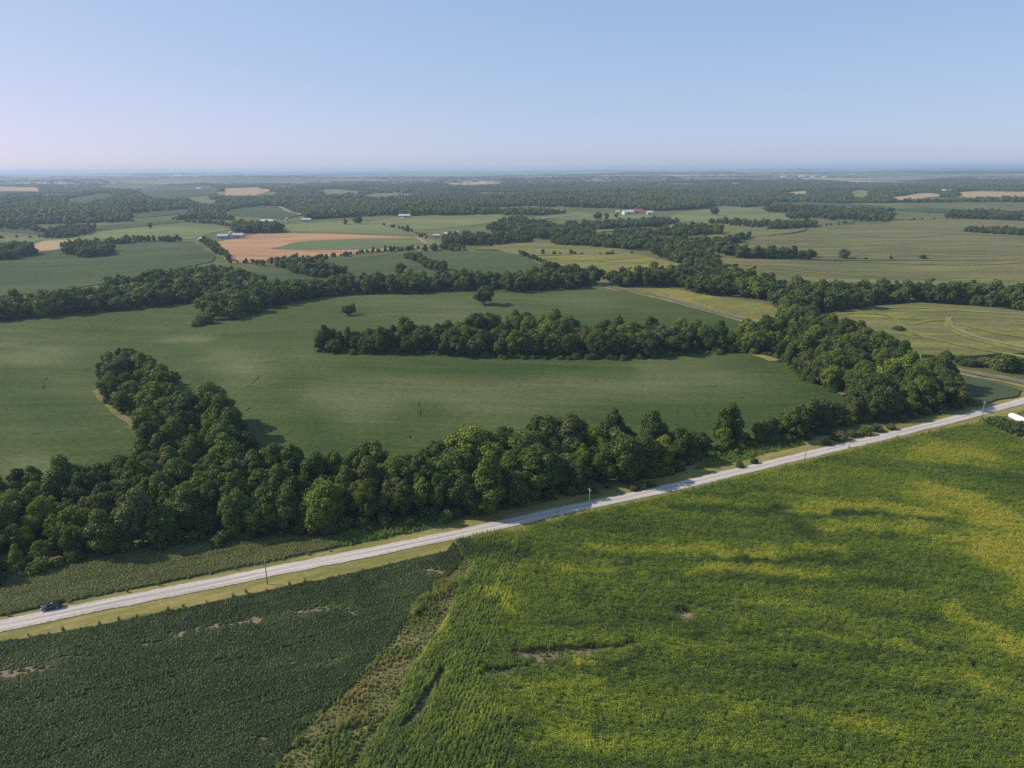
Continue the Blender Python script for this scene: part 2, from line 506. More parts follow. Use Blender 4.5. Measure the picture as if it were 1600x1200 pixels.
# ================================================================== GROUND SHEET
def build_ground():
    rr = np.concatenate([[0.], np.geomspace(25, 46000, 330)])
    na = 480
    # finer angular steps ahead of the camera than behind it
    u = np.linspace(-1, 1, na, endpoint=False)
    ang = np.pi * (.45 * u + .55 * u ** 3)
    V = [(0, 0, float(hgt(0, 0)))]
    for r_ in rr[1:]:
        x = r_ * np.sin(ang); y = r_ * np.cos(ang)
        z = hgt(x, y)
        V += list(zip(x, y, z))
    F = [(0, 1 + (k + 1) % na, 1 + k) for k in range(na)]
    for i in range(len(rr) - 2):
        a = 1 + i * na; b = a + na
        for k in range(na):
            k2 = (k + 1) % na
            F.append((a + k, a + k2, b + k2, b + k))
    o = link('ground', mesh_from('ground', V, F, M['ground'], True))
    tag(o, 'rolling farmland reaching to the horizon', None, None, 'structure')
build_ground()

# ================================================================== GRAVEL ROAD, VERGES
ROAD_PX = [(-140, 1006), (0, 979), (100, 957.5), (200, 938.5), (300, 918.5), (400, 898.5), (500, 878.5), (600, 858.5), (700, 839), (800, 816.5), (900, 792.5),
           (1000, 774), (1100, 750), (1200, 725.5), (1300, 701.5), (1400, 678), (1500, 654), (1600, 627), (1720, 595)]
road = smooth_line(G(ROAD_PX), 4)
# lightly relax so the line does not kink
for _ in range(12):
    road[1:-1] = .25 * road[:-2] + .5 * road[1:-1] + .25 * road[2:]
ribbon('gravel_road', road, 5.8, .17, M['gravel'], .35, 'straight white gravel road crossing the picture', across=8, crown=.10, jscale=5)
vs_ = offset_line(road, -1.0)
VERGE_S_PX = [(-140, 1034), (0, 1004), (100, 988), (200, 968), (300, 948), (400, 926), (500, 906), (600, 884), (700, 861), (800, 835), (900, 810), (1000, 788), (1100, 764), (1200, 739), (1300, 714), (1400, 690), (1500, 668), (1560, 652), (1720, 625)]
VERGE_N_PX = [(-140, 990), (0, 966), (100, 944), (200, 924), (300, 904), (400, 885), (500, 864), (560, 852), (600, 838), (690, 816), (760, 800), (850, 776), (1000, 742), (1100, 722), (1200, 700), (1300, 680), (1400, 664), (1500, 641), (1600, 612), (1720, 580)]
vS, vN = G(VERGE_S_PX), G(VERGE_N_PX)
sheet('grass_verge', np.vstack([vS, vN[::-1]]), .06, M['verge'], 7., .4, rough_edge=.8, edge=2.5, label='mown yellowish grass verge on both sides of the gravel road')

# ================================================================== FIELDS
def strokes(px, py, items):
    """sum of soft brush marks (tones laid along image lines)"""
    out = np.zeros(len(px))
    for x0, y0, x1, y1, r_, amt in items:
        dx, dy = x1 - x0, (y1 - y0) * 2.2
        ux, uy = px - x0, (py - y0) * 2.2
        t = np.clip((ux * dx + uy * dy) / max(1e-6, dx * dx + dy * dy), 0, 1)
        d = np.hypot(ux - t * dx, uy - t * dy) / r_
        out += amt * np.exp(-d * d)
    return out

def crack(px, w, seed):
    """a wandering gap in the crop (ground polygon) along image points"""
    g = np.random.default_rng(seed)
    c = densify(G(px), 2.0, False)
    c = wobble(c, 2.2, 5., seed)
    ww = .62 * w * np.clip(g.normal(.5, .45, len(c)), .03, 1.4); ww[0] = ww[-1] = .1
    a = offset_line(c, ww / 2); b = offset_line(c, -ww / 2)
    return np.vstack([a, b[::-1]])

cracks = [crack([(655, 630), (657, 644), (659, 654)], .9, 1), crack([(645, 672), (641, 688)], 1.0, 2), crack([(491, 656), (494, 668), (491, 680)], .8, 3),
          crack([(72, 592), (69, 612)], 1.2, 4), crack([(0, 678), (60, 679), (130, 675), (205, 672)], 1.0, 5), crack([(384, 608), (402, 592), (420, 583)], 1.0, 6),
          crack([(270, 597), (292, 586), (312, 577)], 1.0, 7), crack([(1060, 609), (1090, 607), (1120, 605)], 1.2, 8), crack([(1140, 611), (1175, 618), (1200, 624)], 1.2, 9),
          crack([(596, 629), (612, 626)], 1.3, 10), crack([(390, 638), (378, 652)], 1.0, 11), crack([(620, 655), (636, 664)], .9, 12), crack([(640, 625), (652, 628)], .9, 13)]
SOY_MID_PX = [(-90, 512), (0, 503), (100, 497), (200, 487), (300, 477), (330, 470), (430, 470), (520, 462), (640, 458), (740, 455), (850, 457), (930, 453), (975, 455),
              (1060, 476), (1120, 492), (1175, 509), (1192, 516), (1222, 540), (1225, 566), (1290, 604), (1335, 632), (1330, 660), (1240, 690), (1060, 712), (900, 716),
              (700, 742), (430, 762), (200, 762), (0, 805), (-90, 820)]
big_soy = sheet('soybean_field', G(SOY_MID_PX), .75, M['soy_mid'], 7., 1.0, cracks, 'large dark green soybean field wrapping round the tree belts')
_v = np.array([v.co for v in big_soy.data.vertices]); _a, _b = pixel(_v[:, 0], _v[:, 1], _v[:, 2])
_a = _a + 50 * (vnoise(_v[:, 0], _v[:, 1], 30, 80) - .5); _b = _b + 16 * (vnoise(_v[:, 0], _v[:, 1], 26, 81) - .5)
_relief = .33 + .24 * (vnoise(_v[:, 0], _v[:, 1], 60, 82) - .5) + strokes(_a, _b, [  # crop tones plus the ridge's light and dark, painted into the colour
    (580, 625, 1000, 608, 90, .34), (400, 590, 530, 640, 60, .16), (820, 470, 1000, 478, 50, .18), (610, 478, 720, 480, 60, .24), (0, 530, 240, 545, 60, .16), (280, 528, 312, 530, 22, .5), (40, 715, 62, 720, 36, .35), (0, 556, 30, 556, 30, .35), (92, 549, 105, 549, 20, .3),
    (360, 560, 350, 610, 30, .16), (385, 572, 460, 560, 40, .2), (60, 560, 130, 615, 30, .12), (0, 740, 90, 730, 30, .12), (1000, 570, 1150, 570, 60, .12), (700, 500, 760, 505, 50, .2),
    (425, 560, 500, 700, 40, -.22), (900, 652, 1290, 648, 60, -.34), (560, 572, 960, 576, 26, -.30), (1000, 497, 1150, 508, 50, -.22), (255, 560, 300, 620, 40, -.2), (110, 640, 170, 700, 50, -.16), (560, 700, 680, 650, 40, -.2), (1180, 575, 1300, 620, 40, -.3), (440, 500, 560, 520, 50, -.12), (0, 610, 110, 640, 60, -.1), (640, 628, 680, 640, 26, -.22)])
_at = big_soy.data.attributes.new('relief_tone', 'FLOAT', 'POINT'); _at.data.foreach_set('value', np.clip(_relief, 0, 1).astype(np.float32))
STRIP_PX = [(-90, 950), (0, 962), (100, 941), (200, 921), (300, 901), (400, 882), (500, 861), (524, 856), (531, 840), (420, 842), (300, 850), (150, 866), (0, 900), (-90, 920)]
LUSH_PX = [(524, 857), (600, 842), (690, 822), (700, 812), (640, 812), (540, 830), (531, 838)]
sheet('grass_corner', G(LUSH_PX), .25, M['lush'], 5., .5, label='bright green uncut grass corner between wood and gravel road', rough_edge=2.)
sheet('grass_bank', G([(1085, 735), (1130, 727), (1200, 707), (1260, 694), (1255, 680), (1180, 695), (1110, 715)]), .3, M['lush'], 5., .6, label='lush green bank below the wood beside the gravel road', rough_edge=2.)

FIELDS = [
    ('soybean_field', 'soy_far', .8, [(-90, 470), (0, 464), (60, 459), (180, 441), (250, 426), (330, 410), (337, 402), (317, 388), (300, 377), (230, 379), (150, 384), (110, 386), (60, 396), (0, 409), (-90, 416)], 'grey green soybean field on the left beyond the tree belt'),
    ('stubble_field', 'tan', .3, [(38, 386), (62, 393), (92, 390), (112, 383), (135, 375), (100, 373), (66, 377)], 'small tan stubble field at the left'),
    ('hay_field', 'hay', .4, [(-90, 378), (0, 376), (40, 379), (66, 376), (135, 373), (230, 376), (300, 374), (330, 364), (362, 358), (310, 354), (240, 354), (200, 358), (150, 363), (70, 370), (0, 370), (-90, 371)], 'pale hay field left of the farmstead with the white silo'),
    ('soybean_field', 'soy_far', .8, [(130, 362), (150, 361), (200, 356), (240, 352), (290, 347), (280, 345), (210, 349), (165, 353)], 'thin grey green field strip behind the pale hay field'),
    ('soybean_field', 'soy_far', .8, [(-90, 361), (0, 362), (70, 367), (100, 364), (70, 357), (0, 356), (-90, 355)], 'grey green field at the far left edge below the woods'),
    ('tilled_field', 'red_soil', .25, [(326, 380), (345, 398), (362, 411), (420, 409), (500, 402), (572, 394), (640, 389), (672, 385), (655, 371), (580, 368), (460, 365), (400, 366), (372, 372)], 'bare reddish brown tilled field'),
    ('grass_field', 'green_hay', .55, [(424, 389), (452, 381), (480, 377), (520, 375), (650, 372), (670, 384), (640, 387), (560, 390), (470, 391)], 'light green field set inside the brown tilled field'),
    ('soybean_field', 'soy_far', .8, [(378, 425), (420, 418), (500, 409), (600, 398), (680, 394), (780, 393), (830, 405), (868, 428), (830, 434), (780, 440), (740, 444), (600, 440), (480, 444), (400, 445)], 'dark soybean field between brown field and tree belt'),
    ('corn_field', 'corn_yellow', 2.2, [(832, 403), (900, 401), (985, 398), (1030, 408), (1066, 416), (1040, 422), (950, 431), (905, 426), (868, 414)], 'yellowing corn field right of the hedged road'),
    ('corn_field', 'corn_far', 2.0, [(740, 391), (790, 384), (850, 380), (900, 383), (985, 393), (985, 398), (900, 400), (830, 402), (780, 392)], 'olive corn field behind the yellowing one'),
    ('corn_field', 'corn_olive', 2.2, [(1095, 408), (1130, 409), (1180, 424), (1300, 444), (1440, 449), (1720, 455), (1720, 415), (1600, 412), (1400, 410), (1260, 409), (1130, 406)], 'olive corn field below the scrub line on the right'),
    ('corn_field', 'corn_olive', 2.2, [(1100, 398), (1150, 404), (1260, 408), (1400, 409), (1600, 411), (1720, 412), (1720, 350), (1600, 348), (1480, 344), (1400, 347), (1300, 358), (1200, 371), (1130, 381)], 'broad olive corn hillside on the right'),
    ('corn_field', 'corn_far', 2.2, [(1285, 496), (1340, 484), (1440, 477), (1520, 482), (1600, 490), (1720, 496), (1720, 575), (1600, 556), (1500, 562), (1440, 560), (1410, 545), (1350, 520), (1310, 505)], 'yellow green corn field with curved terraces on the right'),
    ('corn_field', 'corn_yellow', 2.1, [(985, 453), (1050, 454), (1100, 464), (1200, 479), (1222, 490), (1212, 506), (1192, 502), (1130, 488), (1060, 467)], 'yellow corn strip along the paved road'),
    ('soybean_field', 'soy_strip', .7, [(1415, 582), (1440, 572), (1500, 586), (1594, 611), (1588, 620), (1560, 626), (1530, 636), (1500, 632), (1470, 605)], 'small soybean triangle between wood and paved road'),
    ('pasture', 'hay', .4, [(430, 353), (500, 347), (560, 345), (600, 352), (655, 367), (560, 365), (470, 362), (436, 361)], 'pale pasture behind the brown tilled field'),
    ('pasture', 'hay', .4, [(575, 347), (620, 339), (700, 338), (780, 334), (800, 340), (770, 347), (740, 352), (700, 356), (660, 360), (610, 353)], 'pale pasture hill round the lone grey barn'),
    ('pasture', 'hay', .4, [(830, 340), (900, 331), (1000, 333), (1030, 340), (960, 347), (890, 344)], 'pale hill below the red roofed farm'),
    ('pasture', 'hay', .4, [(1040, 341), (1080, 330), (1135, 322), (1200, 329), (1280, 342), (1200, 347), (1130, 350), (1070, 347)], 'smooth pale green hill right of the red roofed farm'),
    ('corn_field', 'corn_far', 2.0, [(928, 357), (1020, 355), (1022, 361), (940, 363)], 'short olive strip between two lines of trees'),
    ('corn_field', 'corn_far', 2.0, [(1020, 350), (1130, 351), (1200, 356), (1190, 366), (1130, 361), (1070, 358)], 'olive strip below the smooth pale hill'),
    ('corn_field', 'corn_far', 2.0, [(940, 373), (1000, 369), (1130, 366), (1200, 360), (1260, 360), (1200, 370), (1130, 379), (1060, 380), (980, 379)], 'long olive strip left of the broad corn hillside'),
    ('soybean_field', 'soy_far', 1.0, [(1200, 318), (1250, 315), (1330, 319), (1400, 326), (1390, 333), (1300, 330), (1210, 325)], 'far grey green field on the right in front of woods'),
    ('soybean_field', 'soy_far', 1.0, [(1390, 329), (1450, 325), (1600, 331), (1720, 334), (1720, 338), (1600, 335), (1450, 333)], 'far thin green field at the right edge'),
    ('stubble_field', 'tan', .8, [(1392, 309), (1425, 304), (1452, 302), (1482, 308), (1440, 311), (1405, 313)], 'far tan stubble patch on the right among woods'),
    ('stubble_field', 'tan', .8, [(1485, 303), (1530, 299), (1600, 300), (1720, 302), (1720, 307), (1600, 308), (1520, 310)], 'far tan field at the right edge'),
    ('stubble_field', 'tan', .8, [(1212, 304), (1240, 300), (1262, 299), (1262, 303), (1230, 305)], 'tiny tan clearing among the far woods'),
    ('stubble_field', 'tan', 1., [(690, 287), (720, 283), (785, 284), (782, 288), (730, 289)], 'far tan field beside the white silos'),
    ('stubble_field', 'tan', 1., [(-90, 300), (0, 299), (62, 300), (60, 293), (0, 292), (-90, 292)], 'far tan field at the left edge'),
    ('soybean_field', 'soy_far', 1., [(212, 300), (225, 293), (320, 291), (345, 295), (340, 304), (285, 309), (230, 306)], 'far blue green field left of the pale clearing'),
    ('stubble_field', 'tan', .8, [(345, 295), (400, 293), (424, 299), (400, 306), (355, 308)], 'far pale clearing among hazy woods'),
    ('soybean_field', 'soy_far', 1., [(94, 315), (120, 309), (165, 303), (182, 309), (130, 317)], 'far small green clearing at the left'),
    ('soybean_field', 'soy_far', 1., [(190, 336), (240, 331), (290, 327), (304, 332), (262, 337), (215, 341)], 'green clearing between two bands of woods on the left'),
    ('soybean_field', 'soy_far', 1., [(338, 334), (380, 325), (420, 321), (450, 325), (482, 336), (440, 343), (380, 339)], 'green field with a pale lane at left centre'),
    ('hay_field', 'hay', .8, [(480, 299), (520, 296), (562, 299), (560, 303), (510, 304)], 'far pale strip left of centre'),
    ('hay_field', 'hay', .8, [(562, 306), (590, 302), (645, 303), (640, 308), (590, 310)], 'far pale green clearing at the centre'),
    ('hay_field', 'hay', .8, [(280, 314), (320, 311), (350, 315), (330, 319)], 'little pale clearing in the left woods'),
    ('hay_field', 'hay', .8, [(1345, 312), (1325, 300), (1348, 297), (1360, 301)], 'small pale clearing left of the tan patch'),
]
FIELD_POLYS = []
for nm, mt, off, px, lab in FIELDS:
    poly = G(px)
    d = float(np.hypot(*poly.mean(0)))
    FIELD_POLYS.append(poly)
    extra = max(0., (d - 1500) / 1500.) * .6
    sheet(nm, poly, off + extra, M[mt], max(9., d * .02), 1.2 + extra, (), lab, 'structure', rough_edge=max(2., d * .004))

# paved road climbing away to the left, its grassy shoulders, and the terrace lines of the right field
paved = [[(1720, 632), (1600, 599), (1540, 588), (1480, 577), (1430, 566), (1380, 552), (1300, 530), (1240, 518), (1190, 506), (1130, 491), (1080, 477), (1030, 463), (985, 455), (940, 446), (895, 430), (858, 414), (826, 402), (780, 393), (700, 388), (672, 378), (655, 368), (625, 358), (585, 347)]]
pl = smooth_line(G(paved[0]), 5)
for _ in range(6): pl[1:-1] = .25 * pl[:-2] + .5 * pl[1:-1] + .25 * pl[2:]
ribbon('road_shoulder', pl, 15., .10, M['verge'], 1.2, 'grassy shoulders of the dark paved road', across=4)
ribbon('paved_road', pl, 5.0, 0.55, M['asphalt'], .1, 'narrow dark paved road running between fields', across=3, crown=.1)
M['terrace'] = field_mat('grassed_terrace', (.17, .15, .075), (.22, .19, .10), (.27, .23, .13), 0, 20, 1.0, 2, .3, .3, .3)
def track(name, px, w, off, mat, lab):
    ln = smooth_line(G(px), 5); ribbon(name, ln, w, off, mat, w * .25, lab, jscale=12)
track('field_terrace', [(1483, 500), (1480, 508), (1490, 517), (1520, 530), (1560, 540), (1620, 552)], 4.5, 2.45, M['terrace'], 'pale curved terrace line in the right corn field')
track('field_terrace', [(1405, 526), (1430, 532), (1470, 537), (1510, 546)], 3., 2.35, M['weed_soil'], 'darker terrace line beside the lone field bush')
track('field_terrace', [(1410, 503), (1450, 497), (1520, 498), (1620, 505)], 2.5, 2.35, M['weed_soil'], 'upper dark terrace line in the right corn field')
track('field_terrace', [(1240, 409), (1330, 412), (1450, 416), (1530, 417), (1640, 412)], 5., 2.6, M['weed_soil'], 'dark terrace line across the right hillside')
for px_l, w_l, m_l, lab_l in [
    ([(1292, 498), (1340, 493), (1392, 499), (1404, 512), (1440, 530), (1520, 549), (1640, 570)], 5., 'corn_yellow', 'outer yellow stripe round the terraced corn field'),
    ([(1420, 512), (1450, 506), (1480, 506), (1476, 514), (1500, 528), (1560, 546), (1640, 562)], 4., 'corn_yellow', 'inner yellow stripe of the terraced corn field'),
    ([(1500, 511), (1560, 526), (1640, 537)], 5., 'corn_yellow', 'short yellow stripe above the pale terrace line'),
    ([(1330, 488), (1420, 485), (1520, 491), (1640, 498)], 4., 'terrace', 'upper tan stripe along the terraced corn field'),
    ([(1130, 413), (1220, 424), (1330, 434), (1500, 441), (1640, 443)], 5., 'corn_yellow', 'yellow stripe low on the right hillside'),
    ([(1180, 405), (1260, 403), (1400, 400), (1520, 403), (1640, 401)], 5., 'terrace', 'tan stripe above the scrub line'),
    ([(1230, 385), (1330, 381), (1420, 387), (1520, 384), (1640, 388)], 6., 'terrace', 'tan contour stripe across the middle of the hillside'),
    ([(1300, 367), (1400, 374), (1500, 368), (1600, 374)], 6., 'weed_soil', 'dark contour stripe high on the hillside'),
    ([(850, 408), (900, 410), (960, 413), (1010, 414)], 4., 'weed_soil', 'dark thin line through the yellowing corn field')]:
    track('field_stripe', px_l, w_l, 2.5, M[m_l], lab_l)
track('farm_lane', [(314, 375), (322, 379), (326, 384)], 7., .5, M['gravel'], 'short white farm lane by the farmstead')
track('farm_lane', [(385, 367), (420, 366), (466, 365)], 6., .6, M['gravel'], 'long white lane behind the brown tilled field')
track('farm_lane', [(418, 321), (440, 325), (470, 337)], 7., 2.2, M['dirt_track'], 'pale lane crossing the far green field')
track('farm_lane', [(905, 336), (860, 341), (820, 345)], 6., 1.2, M['dirt_track'], 'faint lane on the hill below the red roofed farm')
track('grass_strip', [(150, 612), (165, 632), (180, 646), (205, 662), (212, 672)], 3., .95, M['weed_soil'], 'worn tan edge of the soybean field along the tree spur')
track('grass_strip', [(1222, 566), (1255, 583), (1295, 604), (1338, 631)], 4., .95, M['verge'], 'pale grass edge between soybean field and right wood')
track('grass_strip', [(1175, 556), (1195, 560), (1212, 566)], 6., .95, M['verge'], 'pale grass notch at the end of the middle tree belt')
track('grass_strip', [(290, 506), (304, 508), (314, 512)], 6., .95, M['weed_soil'], 'bare patch beside the pale bush')

# ================================================================== TREES
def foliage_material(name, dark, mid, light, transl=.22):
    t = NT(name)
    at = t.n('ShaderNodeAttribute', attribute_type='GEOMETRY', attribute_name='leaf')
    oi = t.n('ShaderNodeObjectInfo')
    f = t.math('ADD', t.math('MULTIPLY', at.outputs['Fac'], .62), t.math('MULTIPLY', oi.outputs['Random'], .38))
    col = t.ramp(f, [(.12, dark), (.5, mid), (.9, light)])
    d = t.n('ShaderNodeBsdfPrincipled'); t.l(col, d.inputs['Base Color'])
    d.inputs['Roughness'].default_value = .6; d.inputs['Specular IOR Level'].default_value = .22
    tr = t.n('ShaderNodeBsdfTranslucent')
    t.l(t.mix(1.0, col, (1.25, 1.3, .55), 'MULTIPLY'), tr.inputs['Color'])
    ms = t.n('ShaderNodeMixShader'); ms.inputs[0].default_value = transl
    t.l(d.outputs[0], ms.inputs[1]); t.l(tr.outputs[0], ms.inputs[2]); t.l(ms.outputs[0], t.out.inputs['Surface'])
    return t.m

TONES = ['dark green', 'mid green', 'bright green', 'olive', 'grey green']
TONE_COLS = [((0.038, 0.064, 0.017), (0.062, 0.096, 0.023), (0.097, 0.135, 0.032)),
             ((0.055, 0.087, 0.017), (0.090, 0.130, 0.023), (0.143, 0.180, 0.032)),
             ((0.077, 0.118, 0.014), (0.134, 0.180, 0.021), (0.215, 0.246, 0.032)),
             ((0.064, 0.084, 0.019), (0.105, 0.125, 0.030), (0.150, 0.167, 0.040)),
             ((0.062, 0.084, 0.031), (0.095, 0.118, 0.043), (0.136, 0.157, 0.058))]
LEAF = [foliage_material('leaves_' + n.replace(' ', '_'), *c) for n, c in zip(TONES, TONE_COLS)]
BARK = plain('bark', (.105, .085, .065), .9, .1, 0, .3, 3.)

ICO_V = None
def ico():
    p = (1 + 5 ** .5) / 2
    v = np.array([(-1, p, 0), (1, p, 0), (-1, -p, 0), (1, -p, 0), (0, -1, p), (0, 1, p), (0, -1, -p), (0, 1, -p), (p, 0, -1), (p, 0, 1), (-p, 0, -1), (-p, 0, 1)], float)
    f = np.array([(0, 11, 5), (0, 5, 1), (0, 1, 7), (0, 7, 10), (0, 10, 11), (1, 5, 9), (5, 11, 4), (11, 10, 2), (10, 7, 6), (7, 1, 8), (3, 9, 4), (3, 4, 2), (3, 2, 6), (3, 6, 8), (3, 8, 9), (4, 9, 5), (2, 4, 11), (6, 2, 10), (8, 6, 7), (9, 8, 1)])
    return v / np.linalg.norm(v, axis=1)[:, None], f
ICO = ico()

def crown_geometry(seed, width, top, bottom, nl, nq, qs, lobe=.27, conical=0.0, core=.80, lean=0.0):
    """leaf-clump faces on the outside of many lobes that fill an uneven ellipsoid, round dark cores"""
    g = np.random.default_rng(seed)
    cz = (top + bottom) / 2; rz = (top - bottom) / 2; rx = width / 2
    C, Rr = [], []
    tries = 0
    while len(C) < nl and tries < 5000:
        tries += 1
        d = g.normal(size=3); d /= np.linalg.norm(d)
        k = g.uniform(.0, 1) ** .36 * g.uniform(.82, 1.12)
        shoot = g.uniform() < .22
        if shoot: k *= 1.2 if d[2] < .5 else 1.08
        hz = d[2] * k
        sq = 1 - conical * max(0, hz) if conical else 1
        bulge = 1 + .2 * math.sin(3 * math.atan2(d[1], d[0]) + seed) + .14 * math.sin(5 * math.atan2(d[1], d[0]) + seed * 2 + 3 * d[2])
        c = np.array([d[0] * k * rx * .74 * sq * bulge + lean * hz, d[1] * k * rx * .74 * sq * bulge, cz + hz * rz * .78])
        r_ = width * lobe * (g.uniform(.32, .6) if shoot else g.uniform(.5, 1.25)) * (1 - .2 * min(k, 1.2))
        if all(np.linalg.norm(c - q) > .5 * (r_ + s) * .8 for q, s in zip(C, Rr)):
            C.append(c); Rr.append(r_)
    C = np.array(C); Rr = np.array(Rr)
    V, F, A = [], [], []
    iv, if_ = ICO
    for c, r_ in zip(C, Rr):
        b = len(V)
        V += list(c + iv * r_ * core * g.uniform(.85, 1.08, (12, 1)))
        F += [tuple(b + t) for t in if_]; A += [.06] * 20  # cores toned darkest: shade inside the crown put into the colour
    w = Rr ** 2; w = w / w.sum()
    made = 0; tries = 0
    lobetone = g.uniform(-.16, .16, len(C))
    while made < nq and tries < 40:
        tries += 1
        m = nq
        li = g.choice(len(C), m, p=w)
        d = g.normal(size=(m, 3)); d[:, 2] += .25; d /= np.linalg.norm(d, axis=1)[:, None]
        pt = C[li] + d * (Rr[li] * g.uniform(.80, 1.22, m))[:, None]
        dist = np.linalg.norm(pt[:, None, :] - C[None], axis=2) / Rr[None]
        dist[np.arange(m), li] = 9
        ok = (dist.min(1) > .86) & (pt[:, 2] > bottom * .6)
        for q, n_, l_ in zip(pt[ok], d[ok], li[ok]):
            if made >= nq: break
            n2 = n_ + g.normal(0, .45, 3); n2 /= np.linalg.norm(n2)
            a = np.cross(n2, g.normal(size=3)); a /= np.linalg.norm(a); b2 = np.cross(n2, a)
            s = qs * g.uniform(.6, 1.25) * .5; s2 = s * g.uniform(.6, 1.0)
            b = len(V)
            V += [q - a * s, q - b2 * s2 + n2 * s * .25, q + a * s, q + b2 * s2 + n2 * s * .25]
            F += [(b, b + 1, b + 2, b + 3)]
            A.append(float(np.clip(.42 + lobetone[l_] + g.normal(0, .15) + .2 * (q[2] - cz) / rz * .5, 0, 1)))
            made += 1
    return np.array(V), F, np.array(A)

def crown_mesh(name, mats, *a, **k):
    V, F, A = crown_geometry(*a, **k)
    out = []
    for m in mats:
        me = mesh_from(name, V, F, m)
        at = me.attributes.new('leaf', 'FLOAT', 'FACE'); at.data.foreach_set('value', A.astype(np.float32))
        out.append(me)
    return out

def trunk_mesh(seed, top, r0):
    g = np.random.default_rng(seed)
    mb = MB()
    bend = g.normal(0, .25, 2)
    mb.tube([(0, 0, -.4), (0, 0, .3), (bend[0] * .4, bend[1] * .4, top * .35), (bend[0], bend[1], top * .68)], [r0 * 1.4, r0 * 1.05, r0 * .8, r0 * .35], 8)
    for k in range(5):
        a = g.uniform(0, 6.28); z = top * g.uniform(.26, .45); l = top * g.uniform(.2, .3)
        mb.tube([(bend[0] * .4, bend[1] * .4, z), (math.cos(a) * l * .6, math.sin(a) * l * .6, z + l * .5), (math.cos(a) * l, math.sin(a) * l, z + l)], [r0 * .42, r0 * .28, r0 * .1], 6)
    return mesh_from('trunk', mb.v, mb.f, BARK, True)

# near shapes (unit height 13 m); several outlines: round, broad, tall, ragged
SHAPES = [(10.5, 13, 1.2, 40, .20, 0., 0.), (13.0, 12.5, 1.4, 52, .175, 0., 1.2), (8.8, 14.5, 1.6, 36, .21, .25, 0.), (10.4, 12.0, .8, 38, .205, .1, -.9), (12, 14.0, 1.6, 56, .165, 0., .5),
          (8.4, 13.4, 1.2, 30, .225, .4, .6), (10, 11.6, .8, 44, .185, 0., .8)]
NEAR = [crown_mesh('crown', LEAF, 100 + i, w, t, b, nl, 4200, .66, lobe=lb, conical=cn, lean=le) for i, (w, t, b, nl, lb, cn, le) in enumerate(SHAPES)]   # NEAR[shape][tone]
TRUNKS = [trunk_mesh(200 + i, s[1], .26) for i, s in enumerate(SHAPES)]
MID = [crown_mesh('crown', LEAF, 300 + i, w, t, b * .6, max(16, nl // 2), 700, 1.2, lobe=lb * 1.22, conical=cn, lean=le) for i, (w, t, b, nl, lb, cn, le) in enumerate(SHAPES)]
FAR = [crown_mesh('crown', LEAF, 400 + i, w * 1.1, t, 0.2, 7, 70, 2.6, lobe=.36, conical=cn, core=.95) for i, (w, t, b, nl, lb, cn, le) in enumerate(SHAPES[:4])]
MID_C = proto_collection('mid_tree', [MID[s][k] for s in range(7) for k in range(5)])
NEAR_C = proto_collection('near_tree', [NEAR[s][k] for s in range(7) for k in range(5)])
FAR_C = proto_collection('far_tree', [FAR[s][k] for s in range(4) for k in range(5)])
BUSH = [crown_mesh('foliage', LEAF, 500 + i, 4.2, 2.8, -.4, 14, 700, .5, lobe=.28) for i in range(3)]
BUSH_MID = [crown_mesh('foliage', LEAF, 520 + i, 4.2, 2.8, -.4, 9, 160, .95, lobe=.32) for i in range(3)]
BUSH_C = proto_collection('bush', [BUSH[s][k] for s in range(3) for k in range(5)])

def fill(poly, s, jitter=.34, edge=0):
    """jittered hexagonal fill of a ground polygon"""
    x0, y0 = poly.min(0); x1, y1 = poly.max(0)
    xs = np.arange(x0 - s, x1 + s, s); ys = np.arange(y0 - s, y1 + s, s * .87)
    gx, gy = np.meshgrid(xs, ys); gx = gx + (np.arange(len(ys)) % 2)[:, None] * s * .5
    gx = gx.ravel() + rng.normal(0, jitter * s * .6, gx.size); gy = gy.ravel() + rng.normal(0, jitter * s * .6, gy.size)
    k = in_poly(gx, gy, poly)
    return np.stack([gx[k], gy[k]], -1)

# ---- footprints of the near woods, as ground outlines
BELTS = {
 'road': ([(-90, 938), (0, 905), (100, 880), (200, 862), (300, 850), (400, 840), (500, 832), (600, 820), (700, 809), (790, 795), (870, 776), (950, 757), (1050, 738), (1085, 720),
          (1130, 708), (1200, 694), (1290, 678), (1300, 668), (1240, 674), (1150, 690), (1060, 702), (980, 702), (900, 702), (800, 708), (730, 724), (690, 738), (620, 745), (520, 752), (450, 752), (400, 748), (340, 748), (220, 748), (150, 765), (80, 780), (0, 790), (-90, 810)], 6.9),
 'spur': ([(158, 592), (165, 615), (185, 636), (212, 656), (228, 690), (222, 752), (340, 752), (400, 752), (385, 716), (368, 690), (346, 668), (300, 644), (268, 624), (240, 598), (232, 582), (200, 574)], 7.0),
 'middle': ([(503, 552), (560, 555), (640, 553), (720, 558), (800, 561), (870, 563), (960, 563), (1010, 561), (1080, 555), (1150, 552), (1210, 556), (1225, 535), (1180, 532), (1110, 538), (1040, 536), (950, 529), (900, 524), (850, 519), (800, 523), (740, 530), (680, 537), (600, 541), (510, 541)], 7.6),
 'right': ([(1212, 556), (1232, 574), (1266, 596), (1340, 628), (1330, 640), (1310, 660), (1330, 664), (1400, 656), (1500, 636), (1508, 626), (1480, 606), (1440, 592), (1412, 578), (1405, 562), (1360, 545), (1330, 530), (1280, 516), (1240, 505), (1215, 510), (1205, 530)], 7.6),
}
pts = []
for bn, (px, sp) in BELTS.items():
    for q in fill(G(px), sp): pts.append((q[0], q[1], bn))
